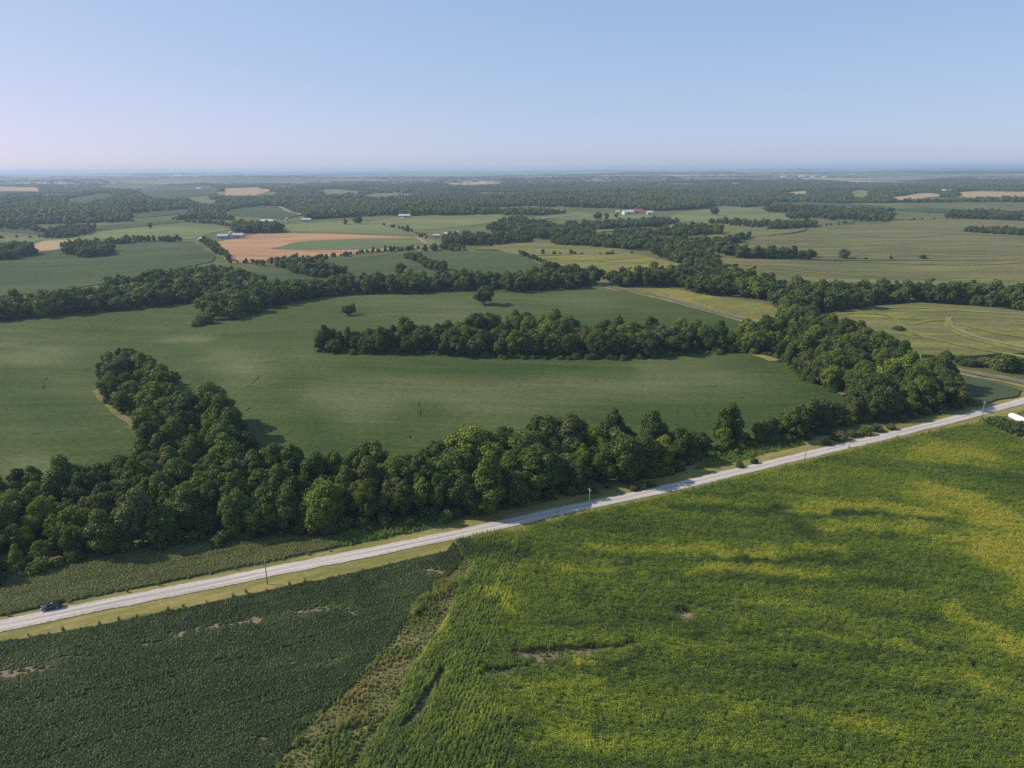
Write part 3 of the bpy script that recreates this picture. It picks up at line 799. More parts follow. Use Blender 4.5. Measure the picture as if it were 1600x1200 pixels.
# explicit, conspicuous trees: image foot, height, width factor, tone, shape
SPECIAL = [((735, 752), 19.5, 1.29, 2, 4), ((705, 776), 17, 1.16, 1, 1), ((762, 742), 17, 1.12, 2, 0), ((352, 686), 18.5, .95, 1, 2), ((362, 702), 16.5, 1.0, 0, 0), ((335, 668), 20, 0.99, 1, 4), ((322, 682), 16, 0.95, 1, 0), ((205, 584), 13.5, 1.16, 0, 1), ((222, 588), 12.5, 1.03, 0, 4),
           ((620, 785), 16, 1.03, 1, 4), ((70, 842), 13.5, 0.77, 2, 0), ((660, 790), 17, 0.95, 0, 2), ((840, 765), 16, 1.03, 1, 4), ((1000, 735), 15, 1.03, 3, 1), ((1270, 545), 15, 0.86, 2, 0), ((1370, 562), 15, 1.29, 0, 1), ((1395, 566), 13, 1.12, 0, 4), ((545, 548), 14, 0.65, 0, 2),
           ((845, 528), 15, 0.95, 2, 0), ((1475, 632), 14.5, 1.29, 3, 1), ((1440, 640), 15, 1.12, 1, 4), ((1290, 668), 13, 1.20, 0, 1), ((1240, 686), 13.5, 1.12, 1, 4), ((1350, 604), 14, 1.12, 2, 1), ((540, 800), 16, 0.86, 3, 5)]
sp_xy = G([s[0] for s in SPECIAL])
keep = [p for p in pts if np.min(np.hypot(sp_xy[:, 0] - p[0], sp_xy[:, 1] - p[1])) > 4.6]
trees = []
tone_p = [.34, .34, .15, .12, .05]
for x, y, bn in keep:
    n = vnoise(x, y, 22, 4)
    trees.append(dict(x=x, y=y, belt=bn, h=float(np.clip(rng.normal(12.6, 2.5) + 4.5 * (n - .5), 7, 18.5)), w=float(rng.uniform(.74, 1.2)), tone=int(rng.choice(5, p=tone_p)), shape=int(rng.integers(7))))
def nearest_belt(x, y):
    return min(keep, key=lambda p: (p[0] - x) ** 2 + (p[1] - y) ** 2)[2]
for (x, y), (_, h, w, tn, sh) in zip(sp_xy, SPECIAL):
    trees.append(dict(x=x, y=y, belt=nearest_belt(x, y), h=h, w=w, tone=tn, shape=sh, special=True))
for t in trees:
    t['z'] = float(hgt(t['x'], t['y'])); t['d'] = math.hypot(t['x'], t['y'], CAM_H)
    a, b = pixel(t['x'], t['y'], t['z'] + t['h'] * .6); t['px'], t['py'] = float(a), float(b)
    t['size'] = t['h'] * t['w'] / t['d'] * (1.5 if t.get('special') else 1)
seen = [t for t in trees if -12 < t['px'] < 1612]
unseen = [t for t in trees if not (-12 < t['px'] < 1612)]
seen.sort(key=lambda t: -t['size'])
N_SINGLE = 270
single, rest = seen[:N_SINGLE], seen[N_SINGLE:]

def put_tree(name, t, label, group, lod=None):
    sx = t['h'] / 13. * t['w']; sz = t['h'] / 13.
    o = empty(name, (t['x'], t['y'], t['z']), t.get('rz', rng.uniform(0, 6.28)))
    o.scale = (sx, sx * rng.uniform(.92, 1.08), sz)
    link('trunk', TRUNKS[t['shape']], o)
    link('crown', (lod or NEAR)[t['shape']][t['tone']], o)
    return tag(o, label, 'tree', group)

ORD = ['leftmost', 'second from left', 'third from left', 'fourth from left', 'fifth from left', 'sixth from left', 'seventh from left', 'eighth from left', 'ninth from left', 'tenth from left', 'eleventh from left', 'twelfth from left', 'thirteenth from left', 'fourteenth from left', 'fifteenth from left', 'sixteenth from left', 'seventeenth from left', 'eighteenth from left', 'nineteenth from left', 'twentieth from left']
def place_of(t):
    x, y = t['px'], t['py']
    if t['belt'] == 'spur': return 'on the upper spur' if y < 640 else 'where the spur widens'
    if t['belt'] == 'middle': return 'in the middle belt, left half' if x < 860 else 'in the middle belt, right half'
    if t['belt'] == 'right': return 'in the right wood by the road bend' if x > 1340 else 'in the right wood beside the soybean field'
    if x < 130: return 'above the dark car'
    if x < 270: return 'left end of roadside wood'
    if x < 420: return 'below the spur'
    if x < 540: return 'above the soybean strip end'
    if x < 680: return 'above the bright grass corner'
    if x < 810: return 'round the tallest roadside tree'
    if x < 940: return 'left of the second pole'
    if x < 1080: return 'right of the second pole'
    return 'at the narrow roadside wood end'
buckets = {}
roadline = densify(road, 4, False)
for t in single:
    dr = float(np.min(np.hypot(roadline[:, 0] - t['x'], roadline[:, 1] - t['y'])))
    t['row'] = ('front' if dr < 34 else 'middle' if dr < 58 else 'back') if t['belt'] == 'road' else ''
    t['sz'] = 'tall ' if t['h'] > 13.8 else 'low ' if t['h'] < 10.2 else ''
    buckets.setdefault((t['sz'], t['tone'], place_of(t), t['row']), []).append(t)
for (sz, tn, pl_, row), ts in buckets.items():
    ts.sort(key=lambda t: t['px'])
    for i, t in enumerate(ts):
        lab = '%s%s tree %s' % (sz, TONES[tn], pl_)
        if row: lab += ', %s row' % row
        if len(ts) > 1: lab += ', ' + ORD[min(i, len(ORD) - 1)]
        put_tree('broadleaf_tree', t, lab, 'trees of the wood along the gravel road' if t['belt'] == 'road' else 'trees of the %s wood' % t['belt'])
def scatter_trees(name, ts, coll, nshape, label, cat='woodland'):
    P = np.array([(t['x'], t['y'], t['z'] - .2) for t in ts])
    idx = np.array([(t['shape'] % nshape) * 5 + t['tone'] for t in ts])
    sx = np.array([t['h'] / 13. * t['w'] for t in ts]); sz = np.array([t['h'] / 13. for t in ts])
    return scatter(name, P, idx, rng.uniform(0, 6.28, len(ts)), np.stack([sx, sx, sz], -1), coll, label, cat)
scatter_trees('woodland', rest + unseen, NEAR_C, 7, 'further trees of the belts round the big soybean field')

# undergrowth: leafy bushes filling the feet of the near woods
up = []
for bn, (px, sp) in BELTS.items():
    poly = G(px); e = densify(poly, 3.4)
    up.append(e + rng.normal(0, 1.6, e.shape)); up.append(fill(poly, 11.))
up = np.vstack(up)
scatter('undergrowth', np.column_stack([up, hgt(up[:, 0], up[:, 1])]), rng.choice(3, len(up)) * 5 + rng.choice(5, len(up), p=[.4, .28, .08, .16, .08]), rng.uniform(0, 6.28, len(up)), rng.uniform(.55, 1.35, len(up)), BUSH_C, 'low leafy undergrowth at the feet of the near woods', 'undergrowth')

# ---- woods and hedges of the middle distance
def wood_list(px, s, hmin, hmax, tp=None, fillmode=True, dens=1.0, wmin=.95, wmax=1.35):
    poly = G(px)
    if fillmode: q = fill(poly, s)
    else:
        q = densify(poly, s, False); q = q + rng.normal(0, s * .22, q.shape)
    if dens < 1: q = q[rng.uniform(size=len(q)) < dens]
    return [dict(x=float(a), y=float(b), z=float(hgt(a, b)), h=float(rng.uniform(hmin, hmax)) * 1.28, w=float(rng.uniform(wmin, wmax)), tone=int(rng.choice(5, p=tp or [.36, .27, .06, .18, .13])), shape=int(rng.integers(7))) for a, b in q]

W = {}
W['left belt'] = wood_list([(-90, 512), (0, 502), (100, 494), (200, 485), (300, 474), (350, 470), (420, 476), (445, 472), (400, 448), (360, 437), (320, 438), (260, 447), (180, 462), (80, 477), (0, 487), (-90, 492)], 10, 8.5, 14)
W['left belt'] += wood_list([(316, 484), (326, 500), (345, 503), (380, 499), (425, 486), (445, 472), (400, 468), (350, 470)], 10, 8, 13)
W['left belt'] += wood_list([(425, 480), (500, 466), (560, 462), (640, 460), (740, 455), (835, 456), (900, 451), (940, 446), (940, 440), (850, 444), (740, 446), (640, 450), (520, 455), (430, 466)], 10, 8.5, 14, [.35, .25, .06, .2, .14])
W['left belt'] += wood_list([(778, 455), (812, 458), (850, 455), (900, 450), (930, 444), (870, 436), (800, 440)], 11, 7, 13, [.3, .2, .05, .25, .2], dens=.7)
W['right belt'] = wood_list([(948, 448), (1000, 450), (1050, 448), (1090, 462), (1150, 464), (1200, 470), (1225, 488), (1260, 492), (1300, 491), (1345, 486), (1360, 476), (1440, 474), (1520, 481), (1600, 488), (1720, 494), (1720, 476), (1600, 472), (1440, 466), (1340, 468), (1250, 464), (1190, 450), (1110, 436), (1050, 438), (960, 440)], 10, 8.5, 14)
W['right belt'] += wood_list([(1215, 488), (1262, 490), (1256, 512), (1225, 512)], 9, 9, 13)
W['centre creek'] = wood_list([(1010, 392), (1030, 402), (1060, 412), (1095, 425), (1100, 436), (1130, 440), (1110, 415), (1110, 400), (1070, 388), (1020, 384)], 10, 8, 14)
W['centre creek'] += wood_list([(1030, 388), (1110, 396), (1160, 407), (1275, 408), (1275, 404), (1160, 400), (1110, 388), (1050, 382)], 10, 8, 14, dens=.8)
W['centre creek'] += wood_list([(860, 384), (900, 386), (950, 390), (1000, 392), (1010, 385), (960, 378), (900, 376), (865, 376)], 10, 7, 12)
W['centre creek'] += wood_list([(800, 372), (860, 374), (880, 364), (850, 352), (810, 348), (785, 350), (800, 362)], 12, 7, 13, dens=.8)
W['centre creek'] += wood_list([(690, 383), (760, 385), (830, 380), (820, 372), (760, 372), (700, 374)], 10, 6, 11, dens=.75)
W['centre creek'] += wood_list([(760, 362), (840, 364), (930, 372), (925, 366), (850, 357), (770, 356)], 11, 7, 12, dens=.8)
W['centre creek'] += wood_list([(880, 355), (960, 353), (1030, 347), (1060, 350), (1020, 356), (940, 360), (885, 361)], 11, 7, 12, dens=.85)
W['centre creek'] += wood_list([(1030, 365), (1060, 360), (1125, 362), (1125, 368), (1060, 372), (1025, 371)], 11, 7, 12)
W['centre creek'] += wood_list([(960, 366), (1020, 366), (1030, 378), (1000, 384), (960, 378)], 11, 7, 12, dens=.6)
W['centre creek'] += wood_list([(1060, 386), (1120, 382), (1150, 377), (1172, 371), (1170, 376), (1120, 390)], 10, 7, 11)
W['centre creek'] += wood_list([(1100, 350), (1180, 357), (1275, 356), (1270, 351), (1190, 350), (1130, 346)], 11, 6, 10, dens=.55)
W['right groves'] = wood_list([(1235, 344), (1265, 341), (1345, 345), (1390, 346), (1395, 341), (1340, 338), (1250, 334), (1230, 338)], 12, 7, 12, dens=.8)
W['right groves'] += wood_list([(1200, 332), (1290, 336), (1395, 337), (1395, 332), (1300, 330), (1215, 326), (1190, 328)], 12, 7, 13)
W['right groves'] += wood_list([(1475, 341), (1540, 343), (1620, 346), (1720, 348), (1720, 340), (1600, 338), (1490, 336)], 12, 7, 13)
W['right groves'] += wood_list([(1503, 364), (1550, 368), (1620, 371), (1680, 372), (1640, 364), (1580, 360), (1520, 359)], 9, 4, 7)
W['right groves'] += wood_list([(1205, 359), (1240, 357), (1272, 355), (1275, 351), (1230, 351), (1200, 354)], 9, 5, 9)
W['left groves'] = wood_list([(-90, 408), (0, 408), (40, 404), (58, 400), (40, 392), (0, 393), (-90, 394)], 10, 8, 12)
W['left groves'] += wood_list([(102, 397), (130, 404), (175, 400), (178, 393), (130, 387), (105, 391)], 9, 8, 12, [.6, .2, 0, .15, .05])
W['left groves'] += wood_list([(85, 390), (160, 385), (230, 379), (285, 378), (285, 376), (200, 377), (130, 383)], 10, 5, 8, dens=.9)
W['left groves'] += wood_list([(70, 373), (110, 372), (140, 366), (150, 358), (110, 358), (75, 365)], 11, 7, 11, dens=.9)
W['left groves'] += wood_list([(-60, 361), (30, 359), (70, 364), (55, 354), (0, 353)], 11, 6, 11, dens=.6)
W['left groves'] += wood_list([(365, 364), (400, 365), (440, 365), (440, 358), (400, 356), (370, 357)], 11, 9, 14)
W['left groves'] += wood_list([(312, 377), (335, 395), (342, 402), (360, 410), (362, 403), (348, 396), (330, 380)], 9, 5, 8)
W['left groves'] += wood_list([(430, 417), (460, 428), (500, 436), (545, 434), (540, 428), (500, 420), (455, 412)], 9, 6, 11, dens=.9)
W['left groves'] += wood_list([(628, 404), (655, 412), (668, 425), (692, 428), (696, 420), (670, 412), (645, 401)], 9, 5, 9, [.5, .3, 0, .15, .05])
W['left groves'] += wood_list([(660, 394), (700, 393), (730, 392), (728, 389), (690, 389), (660, 391)], 9, 5, 8, dens=.6)
W['hedges'] = wood_list([(362, 412), (420, 410), (500, 404), (572, 396), (640, 390), (672, 387)], 6, 2.5, 5, None, False)
W['hedges'] += wood_list([(400, 416), (450, 412), (500, 407), (540, 401)], 9, 4, 7.5, None, False, .7)
W['hedges'] += wood_list([(570, 394), (600, 393), (650, 392)], 7, 4, 7, None, False, .8)
W['hedges'] += wood_list([(890, 431), (858, 415), (826, 403), (812, 398)], 5, 3, 5.5, [.6, .1, 0, .2, .1], False)
W['hedges'] += wood_list([(840, 399), (900, 399), (960, 400)], 9, 3, 6, None, False, .7)
W['hedges'] += wood_list([(1270, 407), (1330, 407), (1400, 408), (1460, 407)], 14, 3, 6, None, False, .6)
W['hedges'] += wood_list([(1325, 346), (1380, 347), (1430, 345), (1500, 344)], 14, 3, 6, None, False, .7)
W['hedges'] += wood_list([(1150, 357), (1200, 357), (1260, 359), (1340, 349)], 12, 3, 6, None, False, .6)
W['hedges'] += wood_list([(600, 352), (640, 361), (668, 374)], 14, 3, 6, None, False, .5)
W['hedges'] += wood_list([(0, 373), (60, 371), (110, 372)], 13, 4, 7, None, False, .6)
W['hedges'] += wood_list([(290, 347), (330, 350), (372, 357)], 12, 5, 9, None, False, .9)
LABS = {'left belt': 'long dark tree belt behind the big soybean field, left of centre', 'right belt': 'long dark tree belt beyond the paved road on the right', 'centre creek': 'creek woods winding up the centre among pale strips',
        'right groves': 'loose groves round the right hillside', 'left groves': 'groves and clumps among the fields at the left', 'hedges': 'thin hedgerows along field edges and lanes'}
for k_, v_ in W.items():
    scatter_trees('hedgerow' if k_ == 'hedges' else 'tree_belt' if 'belt' in k_ else 'woodland', v_, MID_C, 7, LABS[k_], 'hedge' if k_ == 'hedges' else 'woodland')

# ---- far woods: everything between the clearings from about 1.4 to 6 km, then groves out to the horizon
def far_woods():
    n = 330000
    ymax, ymin = 5600., 1250.
    yy = np.sqrt(rng.uniform(ymin ** 2, ymax ** 2, n)); xx = rng.uniform(-.86, .86, n) * yy
    zz = hgt(xx, yy)
    px, py = pixel(xx, yy, zz)
    up_edge = np.interp(px, [0, 100, 300, 430, 600, 800, 830, 1000, 1060, 1200, 1300, 1500, 1600], [352, 350, 343, 346, 337, 336, 337, 331, 328, 322, 318, 316, 316])
    k = (py < up_edge)
    k &= vnoise(xx / 2.2, yy, 300, 21) * .6 + vnoise(xx / 1.8, yy, 110, 22) * .4 > .37 + .13 * smooth(2600, 5200, yy) + .05 * np.sin(yy / 130. + 3 * vnoise(xx, yy, 900, 23))
    g = np.random.default_rng(77)
    for _ in range(15):                                     # scattered fields among the woods
        cy = math.sqrt(g.uniform(1500 ** 2, 5500 ** 2)); cx = g.uniform(-.8, .8) * cy
        if -.35 < cx / cy < .25 and cy > 1700: continue          # the unbroken forest at the centre
        rx_ = g.uniform(70, 260) * (.6 + cy / 4500.); ry_ = g.uniform(.10, .22) * cy * .55
        k &= ((xx - cx) / rx_) ** 2 + ((yy - cy) / ry_) ** 2 > .8 + .5 * vnoise(xx, yy, 90, 26)
    k &= vnoise(xx, yy, 45, 27) * .5 + vnoise(xx / 2., yy, 170, 29) * .5 > .29
    xx, yy, px, py = xx[k], yy[k], px[k], py[k]
    ok = np.ones(len(xx), bool)
    for poly in FIELD_POLYS:
        ok &= ~in_poly(xx, yy, poly)
    # keep woods clear just in front of (nearer than) small far fields so they stay in view
    for poly in FIELD_POLYS:
        c = poly.mean(0)
        if np.hypot(*c) < 1700: continue
        sh = np.array([q * (1 - 9. * np.hypot(*q) / CAM_H / np.hypot(*q)) for q in poly])
        ok &= ~in_poly(xx, yy, sh)
    xx, yy = xx[ok], yy[ok]
    # thin with distance: larger crowns stand for the canopy further off
    r_ = np.hypot(xx, yy); keepp = np.clip((2400 / r_) ** 1.2, .25, 1) * .95
    k = rng.uniform(size=len(xx)) < keepp
    xx, yy, r_ = xx[k], yy[k], r_[k]
    h = rng.uniform(7.5, 15.5, len(xx)) * (.62 + .75 * vnoise(xx / 1.6, yy, 140, 28)); w = (1.0 + .45 * smooth(2000, 5600, r_)) * rng.uniform(.8, 1.25, len(xx))
    sx = h / 13 * w; sz = h / 13
    tn = np.clip(np.floor(5.4 * (vnoise(xx, yy, 120, 24) * .45 + vnoise(xx, yy, 35, 25) * .25 + rng.uniform(0, .5, len(xx))) - .9), 0, 4).astype(int); tn = np.array([0, 1, 1, 3, 4])[tn]
    scatter('distant_woodland', np.column_stack([xx, yy, hgt(xx, yy) - .3]), rng.choice(4, len(xx)) * 5 + tn, rng.uniform(0, 6.28, len(xx)), np.stack([sx, sx, sz], -1), FAR_C,
            'hazy woods covering the middle distance between clearings', 'woodland')
    n = 60000
    yy = np.sqrt(rng.uniform(5400. ** 2, 30000. ** 2, n)); xx = rng.uniform(-.86, .86, n) * yy
    st = np.sin(yy / 1500. + 1.7 * vnoise(xx, yy, 2600, 33)) * .12
    k = vnoise(xx / 2.2, yy, 520, 31) * .55 + vnoise(xx / 1.5, yy, 1500, 32) * .45 + st > .47 + .10 * smooth(6000, 14000, yy)
    xx, yy = xx[k], yy[k]
    far = smooth(6000, 20000, yy)
    h = rng.uniform(9, 14, len(xx)); wx = rng.uniform(3, 6, len(xx)) * (1 + 2.2 * far); wy = rng.uniform(2, 4, len(xx)) * (1 + 1.5 * far)
    tn = rng.choice(5, len(xx), p=[.5, .26, 0, .14, .10])
    scatter('horizon_woodland', np.column_stack([xx, yy, hgt(xx, yy) - 1.]), rng.choice(4, len(xx)) * 5 + tn, rng.uniform(-.3, .3, len(xx)), np.stack([wx, wy, h / 13], -1), FAR_C,
            'blue bands of woods and hedges towards the horizon', 'woodland')
far_woods()

# ---- lone trees and bushes one can point at
LONE = [((757, 477), 15.5, 1.28, 0, 4, 'large round lone tree standing in the big soybean field'),
        ((544, 494), 10.0, 1.15, 3, 3, 'small olive lone tree in soybean field left of the large round one'),
        ((554, 491), 9.0, .5, 2, 5, 'thin pale sprig of a tree beside the small olive one'),
        ((1318, 406), 14.0, 1.15, 4, 1, 'lone tree on the right hillside, biggest on the scrub line'),
        ((1232, 406), 13.0, 1.1, 0, 0, 'dark tree at the right end of the creek woods'),
        ((637, 363), 13., 1.0, 4, 0, 'lone grey tree by the paved road below the grey barn'),
        ((626, 432), 14., 1.0, 3, 4, 'pale tree rising above the far belt in the dark soybean field'),
        ((1116, 336), 20., 1.2, 0, 1, 'dark bushy tree alone on the smooth pale hill'),
        ((935, 343), 17, 1.2, 0, 1, 'left of two dark trees below the red roofed farm'), ((948, 343), 15, 1.1, 0, 0, 'right of two dark trees below the red roofed farm'),
        ((963, 342), 13, 1.1, 0, 2, 'smaller dark tree right of the pair below the red roofed farm'),
        ((1442, 407), 8.0, 1.4, 0, 3, 'dark wide bush-like tree on the right hillside scrub line'),
        ((900, 441), 16, 1.1, 4, 2, 'tall pale tree beside the hedged paved road'), ((912, 444), 13, 1.1, 4, 0, 'pale tree right of the tall one by the hedged road'),
        ((838, 440), 13, 1.1, 0, 1, 'dark tree at the corner of the dark soybean field'),
        ((560, 350), 16, 1.2, 0, 1, 'leftmost dark tree below the lone grey barn'), ((540, 351), 12, 1.0, 0, 0, 'small dark tree far left of the grey barn'),
        ((1300, 345), 16, 1.3, 0, 1, 'round dark tree on the far right field line'), ((1345, 346), 16, 1.3, 0, 0, 'second round dark tree on the far right field line'),
        ((235, 357), 12, 1.0, 0, 0, 'single dark tree on the edge of the pale hay field'), ((1590, 367), 11, 1.3, 0, 1, 'dark round tree at the right end of the hillside clump'),
        ((265, 379), 11, 1.3, 0, 0, 'dark tree at the end of the hedge on the left soybean field')]
for (p_, h, w, tn, sh, lab) in LONE:
    x, y, z = g1(*p_)
    put_tree('lone_tree', dict(x=x, y=y, z=z, h=h, w=w, tone=tn, shape=sh), lab, None, NEAR if h and math.hypot(x, y) < 800 else MID)

BUSHES = [((1310, 688), 1.5, 4, 'broad grey green roadside bush nearest the third pole'), ((1330, 682), 1.1, 4, 'small grey bush right of the broad roadside one'), ((1350, 680), 1.4, 3, 'olive roadside bush, middle of the row before the right wood'),
          ((1372, 674), 1.2, 4, 'pale bush near the right end of the roadside row'), ((1392, 671), 1.0, 3, 'last small bush of the roadside row'), ((1292, 694), .9, 3, 'left small bush of the roadside row'),
          ((1155, 730), .8, 3, 'low dark shrub on the green road bank, left'), ((1178, 724), .8, 0, 'low dark shrub on the green road bank, right'),
          ((1000, 764), .9, 4, 'left shrub at the wood edge by the second pole'), ((1018, 760), .9, 3, 'right shrub at the wood edge by the second pole'), ((990, 767), .7, 3, 'tiny shrub at the wood edge by the second pole'),
          ((522, 832), .9, 1, 'bright bush at the tip of the soybean strip'), ((508, 836), .7, 1, 'smaller bush at the tip of the soybean strip'),
          ((320, 507), 3.2, 3, 'pale olive bush standing out from the left tree belt'), ((308, 511), 1.9, 3, 'small pale bush before the left tree belt'),
          ((1404, 520), 2.0, 0, 'lone dark bush in the terraced corn field'),
          ((1475, 560), 1.7, 0, 'left round bush by the paved road'), ((1500, 568), 1.6, 0, 'second round bush by the paved road'), ((1512, 572), 1.9, 0, 'third dark bush by the paved road'),
          ((1535, 572), 1.9, 3, 'olive bush right of the dark ones by the paved road'), ((1555, 576), 2.6, 3, 'large olive bush by the paved road'), ((1572, 580), 3.2, 0, 'biggest dark bush by the paved road'), ((1595, 580), 2.6, 3, 'bush by the paved road at the right picture edge'),
          ((1562, 668), 2.0, 0, 'left dark bush beside the white bag'), ((1580, 676), 1.8, 0, 'second dark bush below the white bag'), ((1598, 680), 2.0, 0, 'rightmost dark bush below the white bag'), ((1548, 660), .9, 3, 'small bush at the foot of the pole with crossarm'),
          ((1545, 664), 1.1, 0, 'low bush left of the dark bushes by the white bag')]
for (p_, s, tn, lab) in BUSHES:
    x, y, z = g1(*p_)
    o = link('bush', BUSH[int(rng.integers(3))][tn]); o.location = (x, y, z); o.rotation_euler = (0, 0, rng.uniform(0, 6.28))
    o.scale = (s * rng.uniform(.95, 1.15), s, s * rng.uniform(.8, .98))
    tag(o, lab, 'bush', 'bushes by roads and field edges')

# ================================================================== NEAR CROPS (plants that nobody could count)
def crop_material(name, stops, transl=.3):
    t = NT(name)
    ins = t.n('ShaderNodeAttribute', attribute_type='INSTANCER', attribute_name='tone')
    leaf = t.n('ShaderNodeAttribute', attribute_type='GEOMETRY', attribute_name='leaf')
    f = t.math('ADD', ins.outputs['Fac'], t.math('MULTIPLY', t.math('SUBTRACT', leaf.outputs['Fac'], .5), .46))
    col = t.ramp(f, stops)
    d = t.n('ShaderNodeBsdfPrincipled'); t.l(col, d.inputs['Base Color'])
    d.inputs['Roughness'].default_value = .5; d.inputs['Specular IOR Level'].default_value = .28
    tr = t.n('ShaderNodeBsdfTranslucent'); t.l(t.mix(1.0, col, (1.2, 1.25, .5), 'MULTIPLY'), tr.inputs['Color'])
    ms = t.n('ShaderNodeMixShader'); ms.inputs[0].default_value = transl
    t.l(d.outputs[0], ms.inputs[1]); t.l(tr.outputs[0], ms.inputs[2]); t.l(ms.outputs[0], t.out.inputs['Surface'])
    return t.m
CORN_M = crop_material('corn_leaves', [(0., (.044, .076, .020)), (.25, (.078, .120, .023)), (.45, (.138, .196, .027)), (.68, (.240, .298, .030)), (.86, (.36, .385, .036)), (1., (.44, .41, .055))])
SOY_M = crop_material('soybean_leaves', [(0., (.040, .064, .020)), (.35, (.066, .096, .030)), (.6, (.098, .134, .038)), (.85, (.155, .172, .062)), (1., (.22, .22, .085))])
WEED_M = crop_material('weed_leaves', [(0., (.085, .140, .034)), (.3, (.145, .205, .048)), (.5, (.205, .245, .06)), (.7, (.27, .26, .09)), (.88, (.31, .25, .115)), (1., (.42, .32, .15))])

def attr_mesh(name, V, F, A, mat):
    me = mesh_from(name, V, F, mat)
    at = me.attributes.new('leaf', 'FLOAT', 'FACE'); at.data.foreach_set('value', np.array(A, np.float32))
    return me

def corn_mesh(seed):
    """a short piece of a corn row: stalks with arching leaves and a tassel"""
    g = np.random.default_rng(seed); V, F, A = [], [], []
    for x in (-.22, .02, .25):
        x += g.uniform(-.05, .05); y = g.uniform(-.05, .05); H_ = g.uniform(1.95, 2.45)
        b = len(V); V += [(x - .02, y, 0), (x + .02, y, 0), (x + .012, y, H_), (x - .012, y, H_)]; F.append((b, b + 1, b + 2, b + 3)); A.append(.4)
        a0 = g.uniform(0, 6.28)
        for k in range(8):
            z = H_ * (.22 + .095 * k) + g.uniform(-.05, .05); a = a0 + k * math.pi + g.uniform(-.7, .7)
            L_ = g.uniform(.55, .8) * (1 - .05 * abs(k - 4)); w = g.uniform(.10, .14)
            dx, dy = math.cos(a), math.sin(a); nx, ny = -dy * w / 2, dx * w / 2
            prof = [(0, 0, .6), (.38, .30, 1.), (.74, .30, .8), (1., .05, .12)]
            b = len(V)
            for u, hz, ww in prof:
                px_, py_, pz = x + dx * u * L_, y + dy * u * L_, z + hz * L_ * .9
                V += [(px_ - nx * ww, py_ - ny * ww, pz), (px_ + nx * ww, py_ + ny * ww, pz)]
            for q in range(3):
                F.append((b + 2 * q, b + 2 * q + 1, b + 2 * q + 3, b + 2 * q + 2)); A.append(.25 + .06 * k + g.uniform(-.12, .12))
        for k in range(3):
            a = g.uniform(0, 6.28); b = len(V); dx, dy = math.cos(a) * .13, math.sin(a) * .13
            V += [(x, y, H_ - .05), (x + .03, y + .02, H_), (x + dx, y + dy, H_ + .24)]; F.append((b, b + 1, b + 2)); A.append(1.0)
    return attr_mesh('corn', V, F, A, CORN_M)

def leafy_mesh(seed, mat, w, h, n, ls, tall=0):
    """a low leafy clump: leaves over a dome, a dark inside"""
    g = np.random.default_rng(seed); V, F, A = [], [], []
    iv, if_ = ICO
    V += [(v[0] * w * .38, v[1] * w * .38, max(0., h * .42 + v[2] * h * .42)) for v in iv]; F += [tuple(t) for t in if_]; A += [.25] * 20
    for k in range(n):
        d = g.normal(size=3); d[2] = abs(d[2]) * 1.1 + .1; d /= np.linalg.norm(d)
        p = np.array([d[0] * w * .5, d[1] * w * .5, h * .25 + d[2] * h * .72]) * g.uniform(.82, 1.12)
        n2 = d + g.normal(0, .45, 3); n2 /= np.linalg.norm(n2)
        a = np.cross(n2, g.normal(size=3)); a /= np.linalg.norm(a); b2 = np.cross(n2, a); s = ls * g.uniform(.7, 1.25) * .5
        b = len(V); V += [tuple(p - a * s), tuple(p - b2 * s * .75), tuple(p + a * s), tuple(p + b2 * s * .75)]; F.append((b, b + 1, b + 2, b + 3)); A.append(float(np.clip(g.normal(.5, .2), 0, 1)))
    for k in range(tall):
        a = g.uniform(0, 6.28); r_ = g.uniform(0, w * .4); x, y = math.cos(a) * r_, math.sin(a) * r_; hh = h * g.uniform(1.1, 1.7); b = len(V); dx, dy = g.normal(0, .12, 2)
        V += [(x - .04, y, 0), (x + .04, y, 0), (x + dx, y + dy, hh)]; F.append((b, b + 1, b + 2)); A.append(.9)
    return attr_mesh('clump', V, F, A, mat)

CORN_C = proto_collection('corn_plants', [corn_mesh(600 + i) for i in range(6)])
SOY_C = proto_collection('soybean_plants', [leafy_mesh(620 + i, SOY_M, 1.2, .72, 40, .25) for i in range(5)])
WEED_C = proto_collection('weeds', [leafy_mesh(640 + i, WEED_M, 1.0, .75 + .15 * i, 24, .26, 10 + 4 * i) for i in range(5)])

def lattice(poly, along, across, ang, jit=.12):
    """points in straight rows at angle ang inside a ground polygon"""
    c, s = math.cos(ang), math.sin(ang)
    rot = poly @ np.array([[c, -s], [s, c]])
    x0, y0 = rot.min(0); x1, y1 = rot.max(0)
    gx, gy = np.meshgrid(np.arange(x0, x1, along), np.arange(y0, y1, across))
    gx = gx + rng.uniform(-.5, .5, gx.shape) * along * .8; gy = gy + rng.normal(0, jit * across, gy.shape)
    p = np.stack([gx.ravel(), gy.ravel()], -1) @ np.array([[c, s], [-s, c]])
    return p[in_poly(p[:, 0], p[:, 1], poly)]

